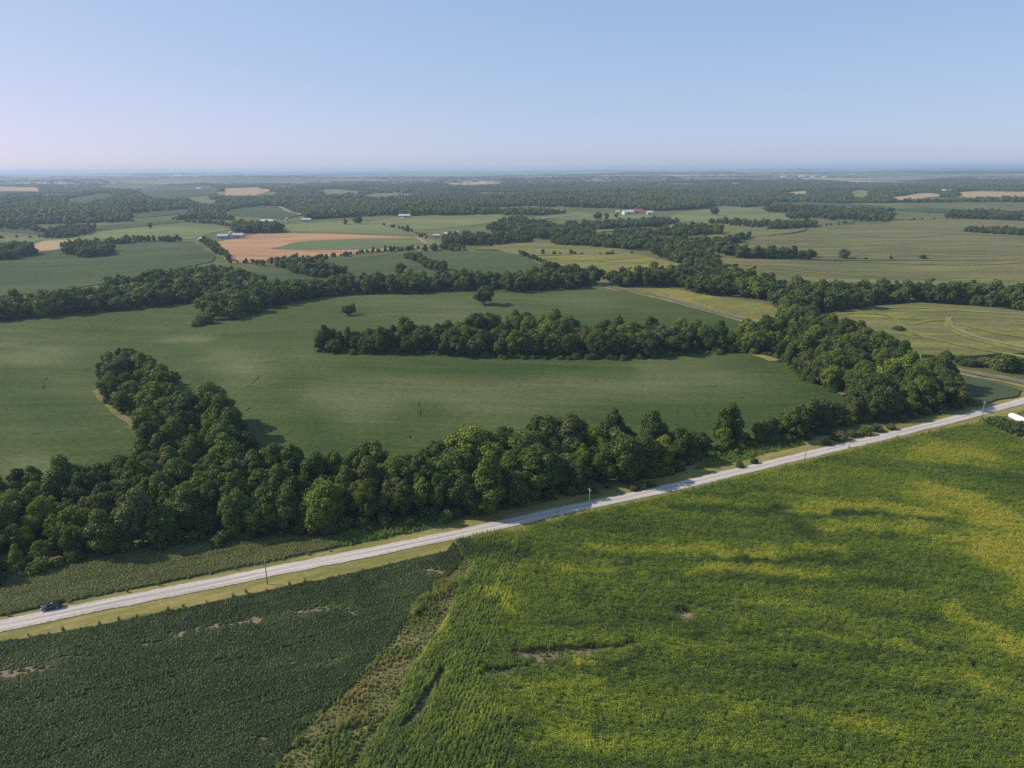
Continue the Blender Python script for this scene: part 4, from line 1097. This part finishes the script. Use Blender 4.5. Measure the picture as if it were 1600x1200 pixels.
# ---- corn south of the gravel road
CORN_PX = [(712, 848), (760, 838), (800, 836), (900, 811), (1000, 789), (1100, 765), (1200, 741), (1300, 716), (1400, 692), (1500, 670), (1540, 668), (1570, 682), (1600, 694), (1700, 720), (1800, 900), (1800, 1290), (500, 1290), (560, 1200),
           (612, 1120), (640, 1056), (667, 1020), (702, 965), (722, 905), (735, 890), (722, 872)]
corn_poly = G(CORN_PX)
sheet('corn_soil', corn_poly, .08, M['soil'], 10., .3, (), 'bare brown soil under the near corn', rough_edge=.5)
CORN_GAPS = [[(690, 1048), (696, 1052), (690, 1070), (670, 1104), (650, 1132), (634, 1146), (630, 1140), (650, 1114), (670, 1084)],
             [(744, 1062), (760, 1052), (800, 1046), (845, 1034), (890, 1024), (930, 1018), (985, 1006), (990, 1012), (940, 1028), (890, 1034), (845, 1042), (800, 1056), (760, 1066)],
             [(800, 1020), (850, 1016), (900, 1014), (935, 1014), (930, 1022), (880, 1026), (820, 1032), (795, 1034)],
             [(1050, 956), (1072, 954), (1090, 968), (1080, 976), (1056, 966)], [(700, 906), (730, 888), (742, 890), (728, 904)], [(1230, 1046), (1240, 1040), (1252, 1052), (1240, 1056)], [(1510, 1042), (1516, 1040), (1522, 1052), (1513, 1054)]]
gap_polys = [wobble(densify(G(g_), 1.5), 1.6, 3., 40 + i) for i, g_ in enumerate(CORN_GAPS)]
split = G([(820, 830), (805, 880), (800, 950), (745, 1050), (800, 1130), (820, 1290), (-400, 1290), (-400, 830)])
edge_dir = G([(560, 1200), (722, 905)]); edge_ang = math.atan2(*(edge_dir[1] - edge_dir[0])[::-1])
cl = lattice(corn_poly, .50, .90, edge_ang, .06); cl = cl[in_poly(cl[:, 0], cl[:, 1], split)]
cr = lattice(corn_poly, .56, .78, R(-10)); cr = cr[~in_poly(cr[:, 0], cr[:, 1], split)]
cp = np.vstack([cl, cr]); crot = np.concatenate([np.full(len(cl), edge_ang), np.full(len(cr), R(-10))])
ok = np.ones(len(cp), bool)
for gp in gap_polys: ok &= ~in_poly(cp[:, 0], cp[:, 1], gp)
cp, crot = cp[ok], crot[ok]
qx, qy = pixel(cp[:, 0], cp[:, 1], hgt(cp[:, 0], cp[:, 1]))
YEL = [(1450, 712, 1540, 718, 45, .30), (1000, 796, 1180, 788, 26, .12), (1240, 797, 1440, 806, 22, .30), (1450, 775, 1570, 815, 34, .34), (1570, 820, 1640, 860, 34, .36), (940, 862, 1200, 870, 18, .28), (1200, 868, 1300, 866, 14, .24),
       (868, 902, 975, 900, 16, .26), (1070, 897, 1200, 898, 12, .2), (1200, 904, 1300, 906, 12, .22), (1290, 832, 1440, 828, 20, .24), (1480, 848, 1560, 862, 22, .34), (1540, 850, 1640, 905, 34, .30), (1590, 890, 1640, 1000, 40, .2),
       (1275, 1000, 1330, 1010, 13, .3), (1350, 1002, 1440, 1030, 18, .2), (1500, 960, 1600, 1030, 26, .25), (1520, 1065, 1640, 1115, 26, .22), (890, 1040, 940, 1046, 14, .48), (845, 1084, 930, 1078, 14, .30), (870, 1150, 960, 1170, 34, .22),
       (1110, 1132, 1180, 1124, 24, .26), (1000, 1180, 1200, 1170, 40, .16), (700, 975, 668, 1020, 16, .34), (770, 925, 800, 960, 20, .22), (775, 905, 830, 895, 20, .12), (1090, 1020, 1170, 985, 30, .12), (1150, 952, 1260, 950, 12, .14), (1480, 925, 1500, 930, 14, .2),  # the mark along the left edge paints the corn's lit side
       (1330, 1140, 1420, 1160, 30, .14), (700, 1170, 780, 1120, 22, .12)]
DRK = [(1050, 802, 1190, 806, 14, -.34), (975, 884, 1200, 884, 11, -.38), (1200, 884, 1340, 888, 13, -.34), (1200, 806, 1300, 812, 12, -.36), (1300, 812, 1455, 818, 10, -.36), (1240, 830, 1265, 840, 18, -.26), (1355, 838, 1400, 845, 14, -.30), (1000, 910, 1200, 914, 14, -.18),
       (1200, 918, 1420, 922, 16, -.22), (1330, 966, 1470, 980, 11, -.32), (920, 935, 950, 950, 24, -.22), (850, 985, 1040, 975, 12, -.24), (960, 965, 1060, 960, 16, -.2), (1085, 1006, 1098, 1010, 16, -.42), (1034, 1026, 1038, 1028, 13, -.4), (1165, 998, 1195, 1000, 10, -.4),
       (976, 1022, 978, 1055, 7, -.4), (960, 1070, 950, 1170, 8, -.24), (915, 1058, 985, 1068, 15, -.28), (1335, 1002, 1365, 1008, 10, -.36), (1430, 1008, 1480, 1022, 9, -.34), (1310, 1040, 1390, 1048, 11, -.3), (1425, 1088, 1470, 1090, 10, -.24), (1560, 1015, 1580, 1030, 16, -.26), (1575, 1085, 1590, 1095, 14, -.28),
       (720, 858, 800, 868, 26, -.36), (720, 930, 800, 880, 20, -.12), (800, 1150, 850, 1140, 36, -.22), (960, 1150, 1090, 1145, 26, -.18), (1150, 775, 1160, 778, 12, -.32), (1185, 770, 1195, 772, 9, -.3), (1310, 770, 1330, 762, 22, -.14), (960, 820, 1010, 830, 40, -.14), (1560, 740, 1620, 790, 60, -.14), (1590, 960, 1620, 1000, 24, -.12)]
ca, sa = math.cos(R(-6)), math.sin(R(-6))
rowid = np.floor((-cp[:, 0] * np.sin(crot) + cp[:, 1] * np.cos(crot)) / .78)
ux_, uy_ = cp[:, 0] * ca + cp[:, 1] * sa, -cp[:, 0] * sa + cp[:, 1] * ca
arc = uy_ + .0022 * np.maximum(ux_ - 20, 0) ** 2
str_ = vnoise(ux_ / 8., arc, 3.2, 49) * .3 + vnoise(ux_ / 6., arc, 6, 50) * .4 + vnoise(ux_ / 5., arc, 11, 51) * .3
wx_ = qx + 60 * (vnoise(cp[:, 0], cp[:, 1], 6, 57) - .5); wy_ = qy + 13 * (vnoise(cp[:, 0], cp[:, 1], 5, 58) - .5) + 7 * (vnoise(cp[:, 0], cp[:, 1], 1.8, 59) - .5)
brk = .35 + 1.3 * (.6 * vnoise(ux_ / 2.5, arc, 1.5, 47) + .4 * vnoise(ux_ / 3., arc, 4., 48))
ctone = .40 + .52 * (str_ - .5) + .10 * (vnoise(cp[:, 0], cp[:, 1], 3, 52) - .5) + (strokes(wx_, wy_, [(a, b, c, d, r_ * .9, w) for a, b, c, d, r_, w in YEL]) * 1.35 + strokes(wx_, wy_, DRK) * .85) * brk + rng.normal(0, .09, len(cp)) + .2 * (vnoise(rowid, cp[:, 0] / 14., 1.6, 54) - .5)
ctone += .05 * smooth(500, 1600, qx)
brown = vnoise(cp[:, 0], cp[:, 1], 6, 55) * vnoise(cp[:, 0], cp[:, 1], 1.6, 56)
ctone = np.where((brown > .70), ctone + .16, ctone)
cs = np.clip(.92 + .22 * (vnoise(cp[:, 0], cp[:, 1], 9, 53) - .5) + strokes(wx_, wy_, DRK) * .3 + rng.normal(0, .13, len(cp)), .45, 1.35)
scatter('corn_crop', np.column_stack([cp, hgt(cp[:, 0], cp[:, 1]) + .05]), rng.integers(0, 6, len(cp)), crot + rng.choice([0, math.pi], len(cp)) + rng.normal(0, .1, len(cp)), np.stack([np.ones(len(cp)), np.ones(len(cp)), cs], -1), CORN_C,
        'near corn crop, green with yellow streaks, filling the lower right', 'corn', np.clip(ctone, 0, 1), .05)

# ---- soybeans south of the road, lower left
SOY_PX = [(-160, 1036), (0, 1006), (100, 990), (200, 970), (300, 950), (400, 928), (500, 908), (600, 886), (700, 863), (708, 850), (722, 872), (712, 890), (680, 915), (650, 945), (620, 992), (590, 1025), (550, 1072), (520, 1100), (470, 1145), (430, 1210), (380, 1290), (-160, 1290)]
soy_poly = G(SOY_PX)
sheet('soybean_soil', soy_poly, .08, M['soil'], 10., .3, (), 'bare pinkish soil under the near soybeans', rough_edge=.5)
road_ang = math.atan2(*(road[40] - road[20])[::-1])
def bare(px, py, items, thr, seed, x, y):
    return strokes(px + 14 * (vnoise(x, y, 2.5, seed + 3) - .5), py + 9 * (vnoise(x, y, 2.0, seed + 4) - .5), [(a, b, c, d, r_ * 1.35, w) for a, b, c, d, r_, w in items]) * (.2 + vnoise(x, y, 1.3, seed) * 1.25) > thr
BARE = [(0, 1056, 68, 1046, 13, 1.), (225, 1008, 270, 996, 9, .85), (285, 990, 330, 982, 8, .85), (345, 977, 395, 970, 8, .85), (400, 972, 430, 974, 7, .7), (470, 958, 516, 948, 9, .95), (540, 950, 552, 960, 8, .95), (665, 895, 685, 893, 7, .9), (700, 905, 722, 900, 9, .95), (455, 1034, 480, 1040, 8, .7), (516, 1040, 534, 1030, 8, .75),
        (225, 1122, 238, 1118, 5, .95), (80, 1032, 180, 1024, 8, .62), (400, 962, 470, 962, 9, .62), (410, 916, 440, 912, 8, .8), (405, 1160, 415, 1158, 8, .8), (460, 1125, 475, 1120, 9, .7), (430, 1180, 470, 1190, 14, .6)]
def soy_plants(name, poly, ang, label, tone0, gaps, tracks=()):
    p = lattice(poly, .46, .72, ang, .10)
    a, b = pixel(p[:, 0], p[:, 1], hgt(p[:, 0], p[:, 1]))
    k = np.ones(len(p), bool)
    if gaps: k &= ~(bare(a, b, gaps, .5, 61, p[:, 0], p[:, 1]) & (rng.uniform(size=len(p)) > .2))
    k &= rng.uniform(size=len(p)) > .015
    for tr in tracks:
        L_ = densify(G(tr), 1., False)
        for q in np.array_split(np.arange(len(p)), 12):
            d = np.min(np.hypot(p[q, 0][:, None] - L_[None, :, 0], p[q, 1][:, None] - L_[None, :, 1]), 1)
            k[q] &= d > .36
    p, a, b = p[k], a[k], b[k]
    near_bare = strokes(a, b, [(i[0], i[1], i[2], i[3], i[4] * 2.0, i[5]) for i in gaps]) if gaps else np.zeros(len(p))
    rough = np.clip(strokes(a, b, [(0, 1000, 700, 880, 60, 1.), (430, 1100, 560, 1000, 40, .6), (380, 1200, 480, 1120, 60, 1.)]), 0, 1) if gaps else np.zeros(len(p))
    tone = tone0 + .26 * (vnoise(p[:, 0], p[:, 1], 14, 62) - .5) + .2 * (vnoise(p[:, 0], p[:, 1], 3.5, 63) - .5) * (1 + rough) + rng.normal(0, .07, len(p)) + .25 * np.clip(near_bare, 0, 1)
    rid = np.floor((-p[:, 0] * math.sin(ang) + p[:, 1] * math.cos(ang)) / .72); alo = p[:, 0] * math.cos(ang) + p[:, 1] * math.sin(ang)
    rown = vnoise(rid, alo / 30., 1.3, 66) - .5
    tone = tone + .22 * rown
    s = np.clip(1.0 + .22 * rown + (.25 + .3 * rough) * (vnoise(p[:, 0], p[:, 1], 2.0, 64) - .5) + rng.normal(0, .06, len(p)) - .55 * np.clip(near_bare, 0, 1) * (.3 + .8 * vnoise(p[:, 0], p[:, 1], 1.5, 65)), .28, 1.4)
    scatter(name, np.column_stack([p, hgt(p[:, 0], p[:, 1]) + .05]), rng.integers(0, 5, len(p)), rng.uniform(0, 6.28, len(p)), np.stack([s ** .5, s ** .5, s], -1), SOY_C, label, 'soybeans', np.clip(tone, 0, 1), .08)
TRK = [[(-60, 1112), (100, 1088), (250, 1060), (400, 1016), (520, 990)], [(-60, 1120), (100, 1095), (250, 1067), (400, 1023), (520, 997)], [(60, 1190), (250, 1130), (400, 1095), (480, 1060)], [(-60, 1160), (120, 1130), (300, 1085)]]
soy_plants('soybean_crop', soy_poly, road_ang, 'near dark green soybean crop, lower left, with bare patches', .36, BARE, TRK)
strip_poly = G(STRIP_PX)
sheet('strip_soil', strip_poly, .08, M['soil'], 8., .3, (), 'soil under the soybean strip north of the gravel road', rough_edge=.5)
soy_plants('soybean_crop', strip_poly, road_ang, 'grey green soybean strip between roadside wood and gravel road', .84, None)

# ---- weedy waterway between soybeans and corn
WEED_PX = [(712, 890), (722, 872), (735, 890), (722, 905), (702, 965), (667, 1020), (640, 1056), (612, 1120), (560, 1200), (500, 1290), (380, 1290), (430, 1210), (470, 1145), (520, 1100), (550, 1072), (590, 1025), (620, 992), (650, 945), (680, 915)]
weed_poly = G(WEED_PX)
sheet('waterway_soil', weed_poly, .10, M['weed_soil'], 6., .3, (), 'weedy ground of the grass waterway', rough_edge=.5)
wp = np.vstack([fill(weed_poly, .75, .5)] + [fill(gp, .95, .5)[::2] for gp in gap_polys[2:3]] + [fill(gap_polys[1], 2.2, .5), fill(gap_polys[0], 1.6, .5)])
a_, b_ = pixel(wp[:, 0], wp[:, 1], hgt(wp[:, 0], wp[:, 1]))
wt = .48 + .55 * (vnoise(wp[:, 0], wp[:, 1], 7, 70) - .5) + strokes(a_, b_, [(560, 1085, 625, 1040, 22, .45), (500, 1120, 560, 1090, 20, .3), (600, 1030, 640, 990, 26, .2), (680, 930, 700, 915, 20, .1), (600, 1160, 560, 1200, 30, -.2), (650, 1000, 680, 960, 22, -.15)]) + rng.normal(0, .08, len(wp))
wsz = np.clip(.5 + .7 * (vnoise(wp[:, 0], wp[:, 1], 4, 71) - .45) + rng.normal(0, .15, len(wp)) + strokes(a_, b_, [(655, 945, 700, 920, 18, .7), (535, 1135, 560, 1128, 12, .8), (460, 1165, 470, 1160, 7, .8), (645, 960, 652, 955, 8, .8)]), .35, 2.2)
scatter('weeds', np.column_stack([wp, hgt(wp[:, 0], wp[:, 1]) + .05]), rng.integers(0, 5, len(wp)), rng.uniform(0, 6.28, len(wp)), wsz, WEED_C, 'rough weeds and grasses in the waterway between soybeans and corn', 'weeds', np.clip(wt, 0, 1), .1)
# ---- verge growth: taller grass tufts beside the road and on the lush corner
vp = np.vstack([fill(G(LUSH_PX), .9, .5), fill(G([(1085, 735), (1130, 727), (1200, 707), (1260, 694), (1255, 680), (1180, 695), (1110, 715)]), .9, .5)])
vt = .28 + .25 * (vnoise(vp[:, 0], vp[:, 1], 5, 75) - .5) + rng.normal(0, .06, len(vp))
e1 = densify(vN[:12], 1.6, False); e1 = e1 + rng.normal(0, .5, e1.shape)
e2 = densify(vS, 1.8, False); e2 = e2 + rng.normal(0, .6, e2.shape)
e3 = densify(G([(1330, 704), (1440, 680), (1530, 662), (1570, 676), (1640, 700)]), 1.0, False); e3 = e3 + rng.normal(0, .9, e3.shape)
e1 = e1[::4]; e2 = e2[::2]
vp = np.vstack([vp, e1, e2, e3]); vt = np.concatenate([vt, rng.normal(.45, .1, len(e1) + len(e2)), rng.normal(.85, .08, len(e3))])
scatter('tall_grass', np.column_stack([vp, hgt(vp[:, 0], vp[:, 1]) + .05]), rng.integers(0, 5, len(vp)), rng.uniform(0, 6.28, len(vp)), rng.uniform(.5, 1.1, len(vp)), WEED_C, 'tall grass tufts along the gravel road verges', 'grass', np.clip(vt, 0, 1), .1)

# ================================================================== UTILITY POLES
WOOD = plain('weathered_pole_wood', (.26, .23, .20), .85, .15, 0, .25, 4.)
PORCELAIN = plain('insulator_glaze', (.35, .34, .33), .3, .5)
def pole(px, py, h, label):
    x, y, z = g1(px, py)
    o = empty('utility_pole', (x, y, z), road_ang)
    m = MB(); m.tube([(0, 0, -.5), (0, 0, h * .5), (0, 0, h)], [.15, .13, .10], 10); m.build('pole', WOOD, o, True)
    m = MB(); m.box(-.06, .06, -1.0, 1.0, h - .75, h - .60); m.build('crossarm', WOOD, o)
    m = MB(); m.tube([(-.05, -.55, h - .66), (-.05, 0, h - 1.2)], [.025, .025], 6); m.tube([(-.05, .55, h - .66), (-.05, 0, h - 1.2)], [.025, .025], 6); m.build('brace', WOOD, o)
    for k in (-.9, -.4, .4, .9):
        m = MB(); m.tube([(0, k, h - .60), (0, k, h - .5), (0, k, h - .42)], [.03, .07, .045], 8); m.build('insulator', PORCELAIN, o)
    return tag(o, label, 'utility pole', 'poles along the gravel road')
pole(418, 913, 8.6, 'wooden utility pole beside the near soybean field, leftmost')
pole(920.5, 801, 8.8, 'wooden utility pole between roadside wood and corn, second from left')
pole(1257, 722, 8.4, 'wooden utility pole by the narrow end of roadside wood')
pole(1533, 657, 9.0, 'tall pale utility pole with crossarm near the white bag')

# ================================================================== CAR ON THE GRAVEL ROAD
def build_car():
    PAINT = NT('dark_car_paint'); bp = PAINT.bsdf((.012, .015, .022), .25, None, .5); bp.inputs['Coat Weight'].default_value = .6
    GLASS = plain('car_glass', (.015, .02, .025), .08, .6, 0, .1); TYRE = plain('tyre_rubber', (.02, .02, .02), .9, .1); RIM = plain('alloy_rim', (.45, .45, .47), .3, .5, .8)
    LAMP = plain('headlamp_glass', (.75, .75, .72), .15, .6); TAIL = plain('tail_lamp', (.35, .02, .02), .2, .5); TRIM = plain('bumper_plastic', (.03, .03, .032), .6, .3)
    on = np.array([(81.5, 951.5)]); x, y = ground(on)[0]
    o = empty('car', (x, y, float(hgt(x, y)) + .24), road_ang)     # nose towards -X, driving left
    # body: stations along the length, each a rounded section (half width, bottom, shoulder)
    st = [(-2.36, .62, .42, .62), (-2.28, .82, .32, .78), (-1.95, .91, .26, .92), (-1.30, .94, .24, 1.02), (-.60, .95, .24, 1.06), (.4, .95, .24, 1.08), (1.4, .95, .26, 1.10), (2.05, .92, .30, 1.08), (2.32, .84, .40, 1.0), (2.38, .70, .52, .9)]
    V, F = [], []
    for (sx, hw, zb, zt) in st:
        mid = zb + (zt - zb) * .55
        V += [(sx, -hw * .86, zb), (sx, -hw, zb + .14), (sx, -hw, mid), (sx, -hw * .93, zt - .02), (sx, -hw * .8, zt), (sx, hw * .8, zt), (sx, hw * .93, zt - .02), (sx, hw, mid), (sx, hw, zb + .14), (sx, hw * .86, zb)]
    n = 10
    for i in range(len(st) - 1):
        for k in range(n):
            F.append((i * n + k, (i + 1) * n + k, (i + 1) * n + (k + 1) % n, i * n + (k + 1) % n))
    F.append(tuple(range(n))); F.append(tuple((len(st) - 1) * n + k for k in reversed(range(n))))
    link('body', mesh_from('body', V, F, PAINT.m, True), o)
    # cabin roof and glass band
    cab = [(-1.05, 1.04, .78), (-.35, 1.58, .66), (.5, 1.66, .67), (1.5, 1.62, .66), (2.02, 1.40, .66), (2.22, 1.06, .76)]
    V, F = [], []
    for (sx, z, hw) in cab: V += [(sx, -hw, z), (sx, hw, z), (sx, -hw * .97, z - .07 if z > 1.1 else z - .03), (sx, hw * .97, z - .07 if z > 1.1 else z - .03)]
    for i in range(1, len(cab) - 2):
        a, b = i * 4, i * 4 + 4
        F += [(a, a + 1, b + 1, b), (a + 2, b + 2, b + 3, a + 3), (a, b, b + 2, a + 2), (a + 1, a + 3, b + 3, b + 1)]
    F += [(4, 6, 7, 5), (16, 17, 19, 18)]
    link('roof', mesh_from('roof', V, F, PAINT.m, True), o)
    def quad(name, a, b, c, d, mat):
        pa, pb, pc, pd = map(Vector, (a, b, c, d)); nrm = (pb - pa).cross(pd - pa).normalized() * .03
        v = [pa, pb, pc, pd, pa - nrm, pb - nrm, pc - nrm, pd - nrm]
        link(name, mesh_from(name, v, [(0, 1, 2, 3), (7, 6, 5, 4), (0, 4, 5, 1), (1, 5, 6, 2), (2, 6, 7, 3), (3, 7, 4, 0)], mat), o)
    quad('windscreen', (-1.12, .80, 1.05), (-1.12, -.80, 1.05), (-.38, -.65, 1.56), (-.38, .65, 1.56), GLASS)
    quad('rear_window', (2.25, -.76, 1.09), (2.25, .76, 1.09), (2.03, .64, 1.40), (2.03, -.64, 1.40), GLASS)
    for s in (-1, 1):
        for (xa, xb, za, zb) in ((-.95, -.30, 1.12, 1.50), (-.22, .62, 1.52, 1.57), (.70, 1.50, 1.57, 1.54), (1.58, 1.98, 1.52, 1.38)):
            pts = [(xa, s * .84, 1.08), (xb, s * .84, 1.08), (xb, s * .69, zb), (xa if xa > -.9 else xa + .12, s * .69 if xa > -.9 else s * .80, za)]
            if s > 0: pts = pts[::-1]
            quad('side_window', *pts, GLASS)
        m = MB(); m.box(-.92, -.72, s * .98 - .1, s * .98 + .1, 1.06, 1.2); m.build('wing_mirror', PAINT.m, o)
        m = MB(); m.box(-2.37, -2.05, min(s * .5, s * .84), max(s * .5, s * .84), .66, .80); m.build('headlight', LAMP, o)
        m = MB(); m.box(2.22, 2.40, min(s * .55, s * .86), max(s * .55, s * .86), .80, .96); m.build('tail_light', TAIL, o)
        for wx in (-1.45, 1.42):
            m = MB(); m.tube([(wx, s * .70, .36), (wx, s * .74, .36), (wx, s * .93, .36), (wx, s * .965, .36)], [.30, .36, .36, .31], 20); w = m.build('wheel', TYRE, o)
            m = MB(); m.tube([(wx, s * .93, .36), (wx, s * .975, .36)], [.23, .21], 14); m.build('rim', RIM, w)
    m = MB(); m.box(-2.41, -2.25, -.72, .72, .34, .54); m.build('bumper', TRIM, o)
    m = MB(); m.box(2.28, 2.43, -.72, .72, .40, .60); m.build('bumper', TRIM, o)
    tag(o, 'dark sport utility car on the white gravel road', 'car')
build_car()

# ================================================================== WHITE GRAIN BAG AT THE RIGHT EDGE
def build_bag():
    m = MB(); a = G([(1577, 651), (1650, 683)]); d = a[1] - a[0]; L_ = float(np.hypot(*d)); rz = math.atan2(d[1], d[0])
    o_ = (float(a[0][0]), float(a[0][1]), float(hgt(*a[0])))
    xs = [0, .15, .5, 1.0, 1.8, 3.0] + list(np.linspace(5, L_, 14)); rs = [.15, .6, 1.05, 1.3, 1.42, 1.46] + [1.46 + .05 * math.sin(i * 1.7) for i in range(14)]
    m.tube([(x, 0, 1.0) for x in xs], rs, 20)
    V = [(v[0], v[1] * 1.05, max(0.02, v[2] * .92)) for v in m.v]
    o = link('grain_bag', mesh_from('grain_bag', V, m.f, plain('white_plastic_film', (.78, .78, .77), .4, .4, 0, .05), True))
    o.location = o_; o.rotation_euler = (0, 0, rz)
    tag(o, 'long white plastic grain bag lying on grass at right edge', 'grain bag')
build_bag()

# ================================================================== FAR FARM BUILDINGS
WALLM = {k_: plain('wall_' + k_, c, .7, .3, 0, .08, .5) for k_, c in {'white': (.55, .54, .52), 'grey': (.42, .42, .43), 'red': (.30, .07, .05), 'tan': (.5, .43, .34)}.items()}
ROOFM = {k_: plain('roof_' + k_, c, .5, .4, 0, .1, .5) for k_, c in {'white': (.52, .52, .52), 'grey': (.40, .41, .43), 'red': (.40, .075, .07), 'dark': (.10, .095, .10)}.items()}
DOOR_M = plain('barn_door', (.22, .2, .18), .7, .3)
def barn(px, py, ln, wd, h, rz, wall, roof, label, name='barn'):
    x, y, z = g1(px, py)
    o = empty(name, (x, y, z), rz)
    hl, hw, rh = ln / 2, wd / 2, wd * .27
    V = [(-hl, -hw, -1), (hl, -hw, -1), (hl, hw, -1), (-hl, hw, -1), (-hl, -hw, h), (hl, -hw, h), (hl, hw, h), (-hl, hw, h), (-hl, 0, h + rh), (hl, 0, h + rh)]
    link('wall', mesh_from('wall', V, [(0, 1, 5, 4), (2, 3, 7, 6), (1, 2, 6, 9, 5), (3, 0, 4, 8, 7)], WALLM[wall]), o)
    m = MB()
    for s in (-1, 1):
        e = .4
        m.add([(-hl - e, s * (hw + e), h - e * .5), (hl + e, s * (hw + e), h - e * .5), (hl + e, 0, h + rh + .05), (-hl - e, 0, h + rh + .05), (-hl - e, s * (hw + e), h - e * .5 + .18), (hl + e, s * (hw + e), h - e * .5 + .18), (hl + e, 0, h + rh + .23), (-hl - e, 0, h + rh + .23)],
              [(0, 1, 2, 3), (7, 6, 5, 4), (0, 4, 5, 1), (1, 5, 6, 2), (2, 6, 7, 3), (3, 7, 4, 0)])
    m.build('roof', ROOFM[roof], o)
    m = MB(); m.box(-hl * .28, hl * .28, -hw - .08, -hw + .1, 0, h * .75); m.build('door', DOOR_M, o)
    for s in (-1, 1):
        m = MB(); m.box(s * hl * .62 - .7, s * hl * .62 + .7, -hw - .06, -hw + .1, h * .45, h * .75); m.build('window', GLASSM, o)
    return tag(o, label, 'barn' if name == 'barn' else 'house', 'buildings of the far farms')
GLASSM = plain('window_glass', (.03, .04, .05), .1, .6)
def silo(px, py, r_, h, label, mat='white'):
    x, y, z = g1(px, py); o = empty('silo', (x, y, z))
    m = MB(); m.tube([(0, 0, -1), (0, 0, h)], [r_, r_], 20); m.build('cylinder_wall', WALLM[mat], o, False)
    m = MB(); m.tube([(0, 0, h), (0, 0, h + r_ * .35), (0, 0, h + r_ * .6)], [r_ * 1.04, r_ * .7, r_ * .15], 20); m.build('dome', ROOFM['white'], o, True)
    for k in range(1, 6):
        m = MB(); m.tube([(0, 0, h * k / 6 - .08), (0, 0, h * k / 6 + .08)], [r_ + .05, r_ + .05], 20); m.build('hoop', ROOFM['grey'], o)
    return tag(o, label, 'silo', 'far silos')
silo(361, 373, 3.0, 10.5, 'white silo standing between two grey barns by the brown field')
barn(349, 373, 17, 11, 5, R(8), 'grey', 'grey', 'grey barn left of the white silo')
barn(373, 372, 18, 11, 5.5, R(4), 'grey', 'grey', 'grey barn right of the white silo')
barn(317, 377, 12, 8, 3.5, R(-30), 'white', 'white', 'small white shed beside the short white lane')
barn(632, 340, 25, 11, 4.5, R(6), 'grey', 'white', 'lone pale grey barn on the pasture hill')
barn(629, 343, 6, 5, 3, R(6), 'white', 'white', 'tiny white shed below the lone pale barn')
barn(701, 369, 15, 9, 4, R(10), 'white', 'white', 'white roofed house at the left of the creek farm', 'farmhouse')
barn(712, 367, 11, 8, 4.5, R(60), 'white', 'white', 'white shed in the middle of the creek farm')
barn(730, 369, 9, 7, 3.5, R(0), 'white', 'white', 'small white shed right in the creek farm')
barn(682, 371, 10, 7, 3.5, R(0), 'tan', 'grey', 'low tan shed left of the creek farm')
barn(981, 335, 26, 14, 6, R(20), 'white', 'white', 'white barn in front of the red roofed one')
barn(994, 333, 32, 14, 6, R(6), 'white', 'red', 'white barn with red roof on the central hill')
barn(1015, 335, 13, 10, 5, R(0), 'white', 'white', 'separate small white shed right of the red roofed barn')
barn(965, 334, 9, 8, 5, R(0), 'tan', 'grey', 'tan shed left of the white hill barn')
barn(418, 348, 26, 10, 4, R(0), 'white', 'white', 'long low white shed left of the pale pasture')
barn(479, 346, 20, 10, 4, R(0), 'tan', 'grey', 'tan roofed shed behind the pale pasture')
silo(449, 347, 3., 8, 'small pale silo behind the pale pasture', 'grey')
silo(664, 287, 7., 21, 'left of two far white silos by the tan field'); silo(669, 287, 7., 27, 'right of two far white silos by the tan field')
barn(311, 297, 26, 18, 9, R(0), 'white', 'white', 'far white shed on the blue green field')
barn(1478, 301, 34, 16, 8, R(0), 'white', 'white', 'far white house above the tan stubble patch', 'farmhouse')
barn(1563, 337, 6, 5, 3, R(0), 'white', 'white', 'tiny white hut at the far right field')
for (px_, py_, s_, lab) in ((1224, 277.5, 1.0, 'leftmost'), (1252, 277.5, 1.2, 'second'), (1270, 277.8, .8, 'third'), (1288, 277.8, .9, 'rightmost')):
    barn(px_, py_, 40 * s_, 26 * s_, 10 * s_, R(0), 'white', 'white', '%s of four tiny white sheds near the right horizon' % lab)
barn(1146, 268, 110, 50, 16, 0, 'white', 'white', 'pale buildings on the horizon right of centre')
barn(1285, 268.5, 70, 40, 14, 0, 'white', 'white', 'pale building on the horizon above the four sheds')
barn(278, 276, 150, 40, 12, 0, 'white', 'white', 'long pale roof near the left horizon')

# ================================================================== HAZE
def build_haze():
    half, z0, z1 = 47500., -70., CAM_H + 14.
    m = MB(); m.box(-half, half, -half, half, z0, z1)
    t = NT('haze_air')
    pv = t.n('ShaderNodeVolumePrincipled')
    pv.inputs['Color'].default_value = (.60, .77, 1.0, 1)
    pv.inputs['Density'].default_value = 0.86e-4
    pv.inputs['Anisotropy'].default_value = .15
    t.l(pv.outputs[0], t.out.inputs['Volume'])
    o = m.build('haze', t.m)
    tag(o, 'pale blue summer haze over the whole countryside', 'haze', None, 'stuff')
build_haze()
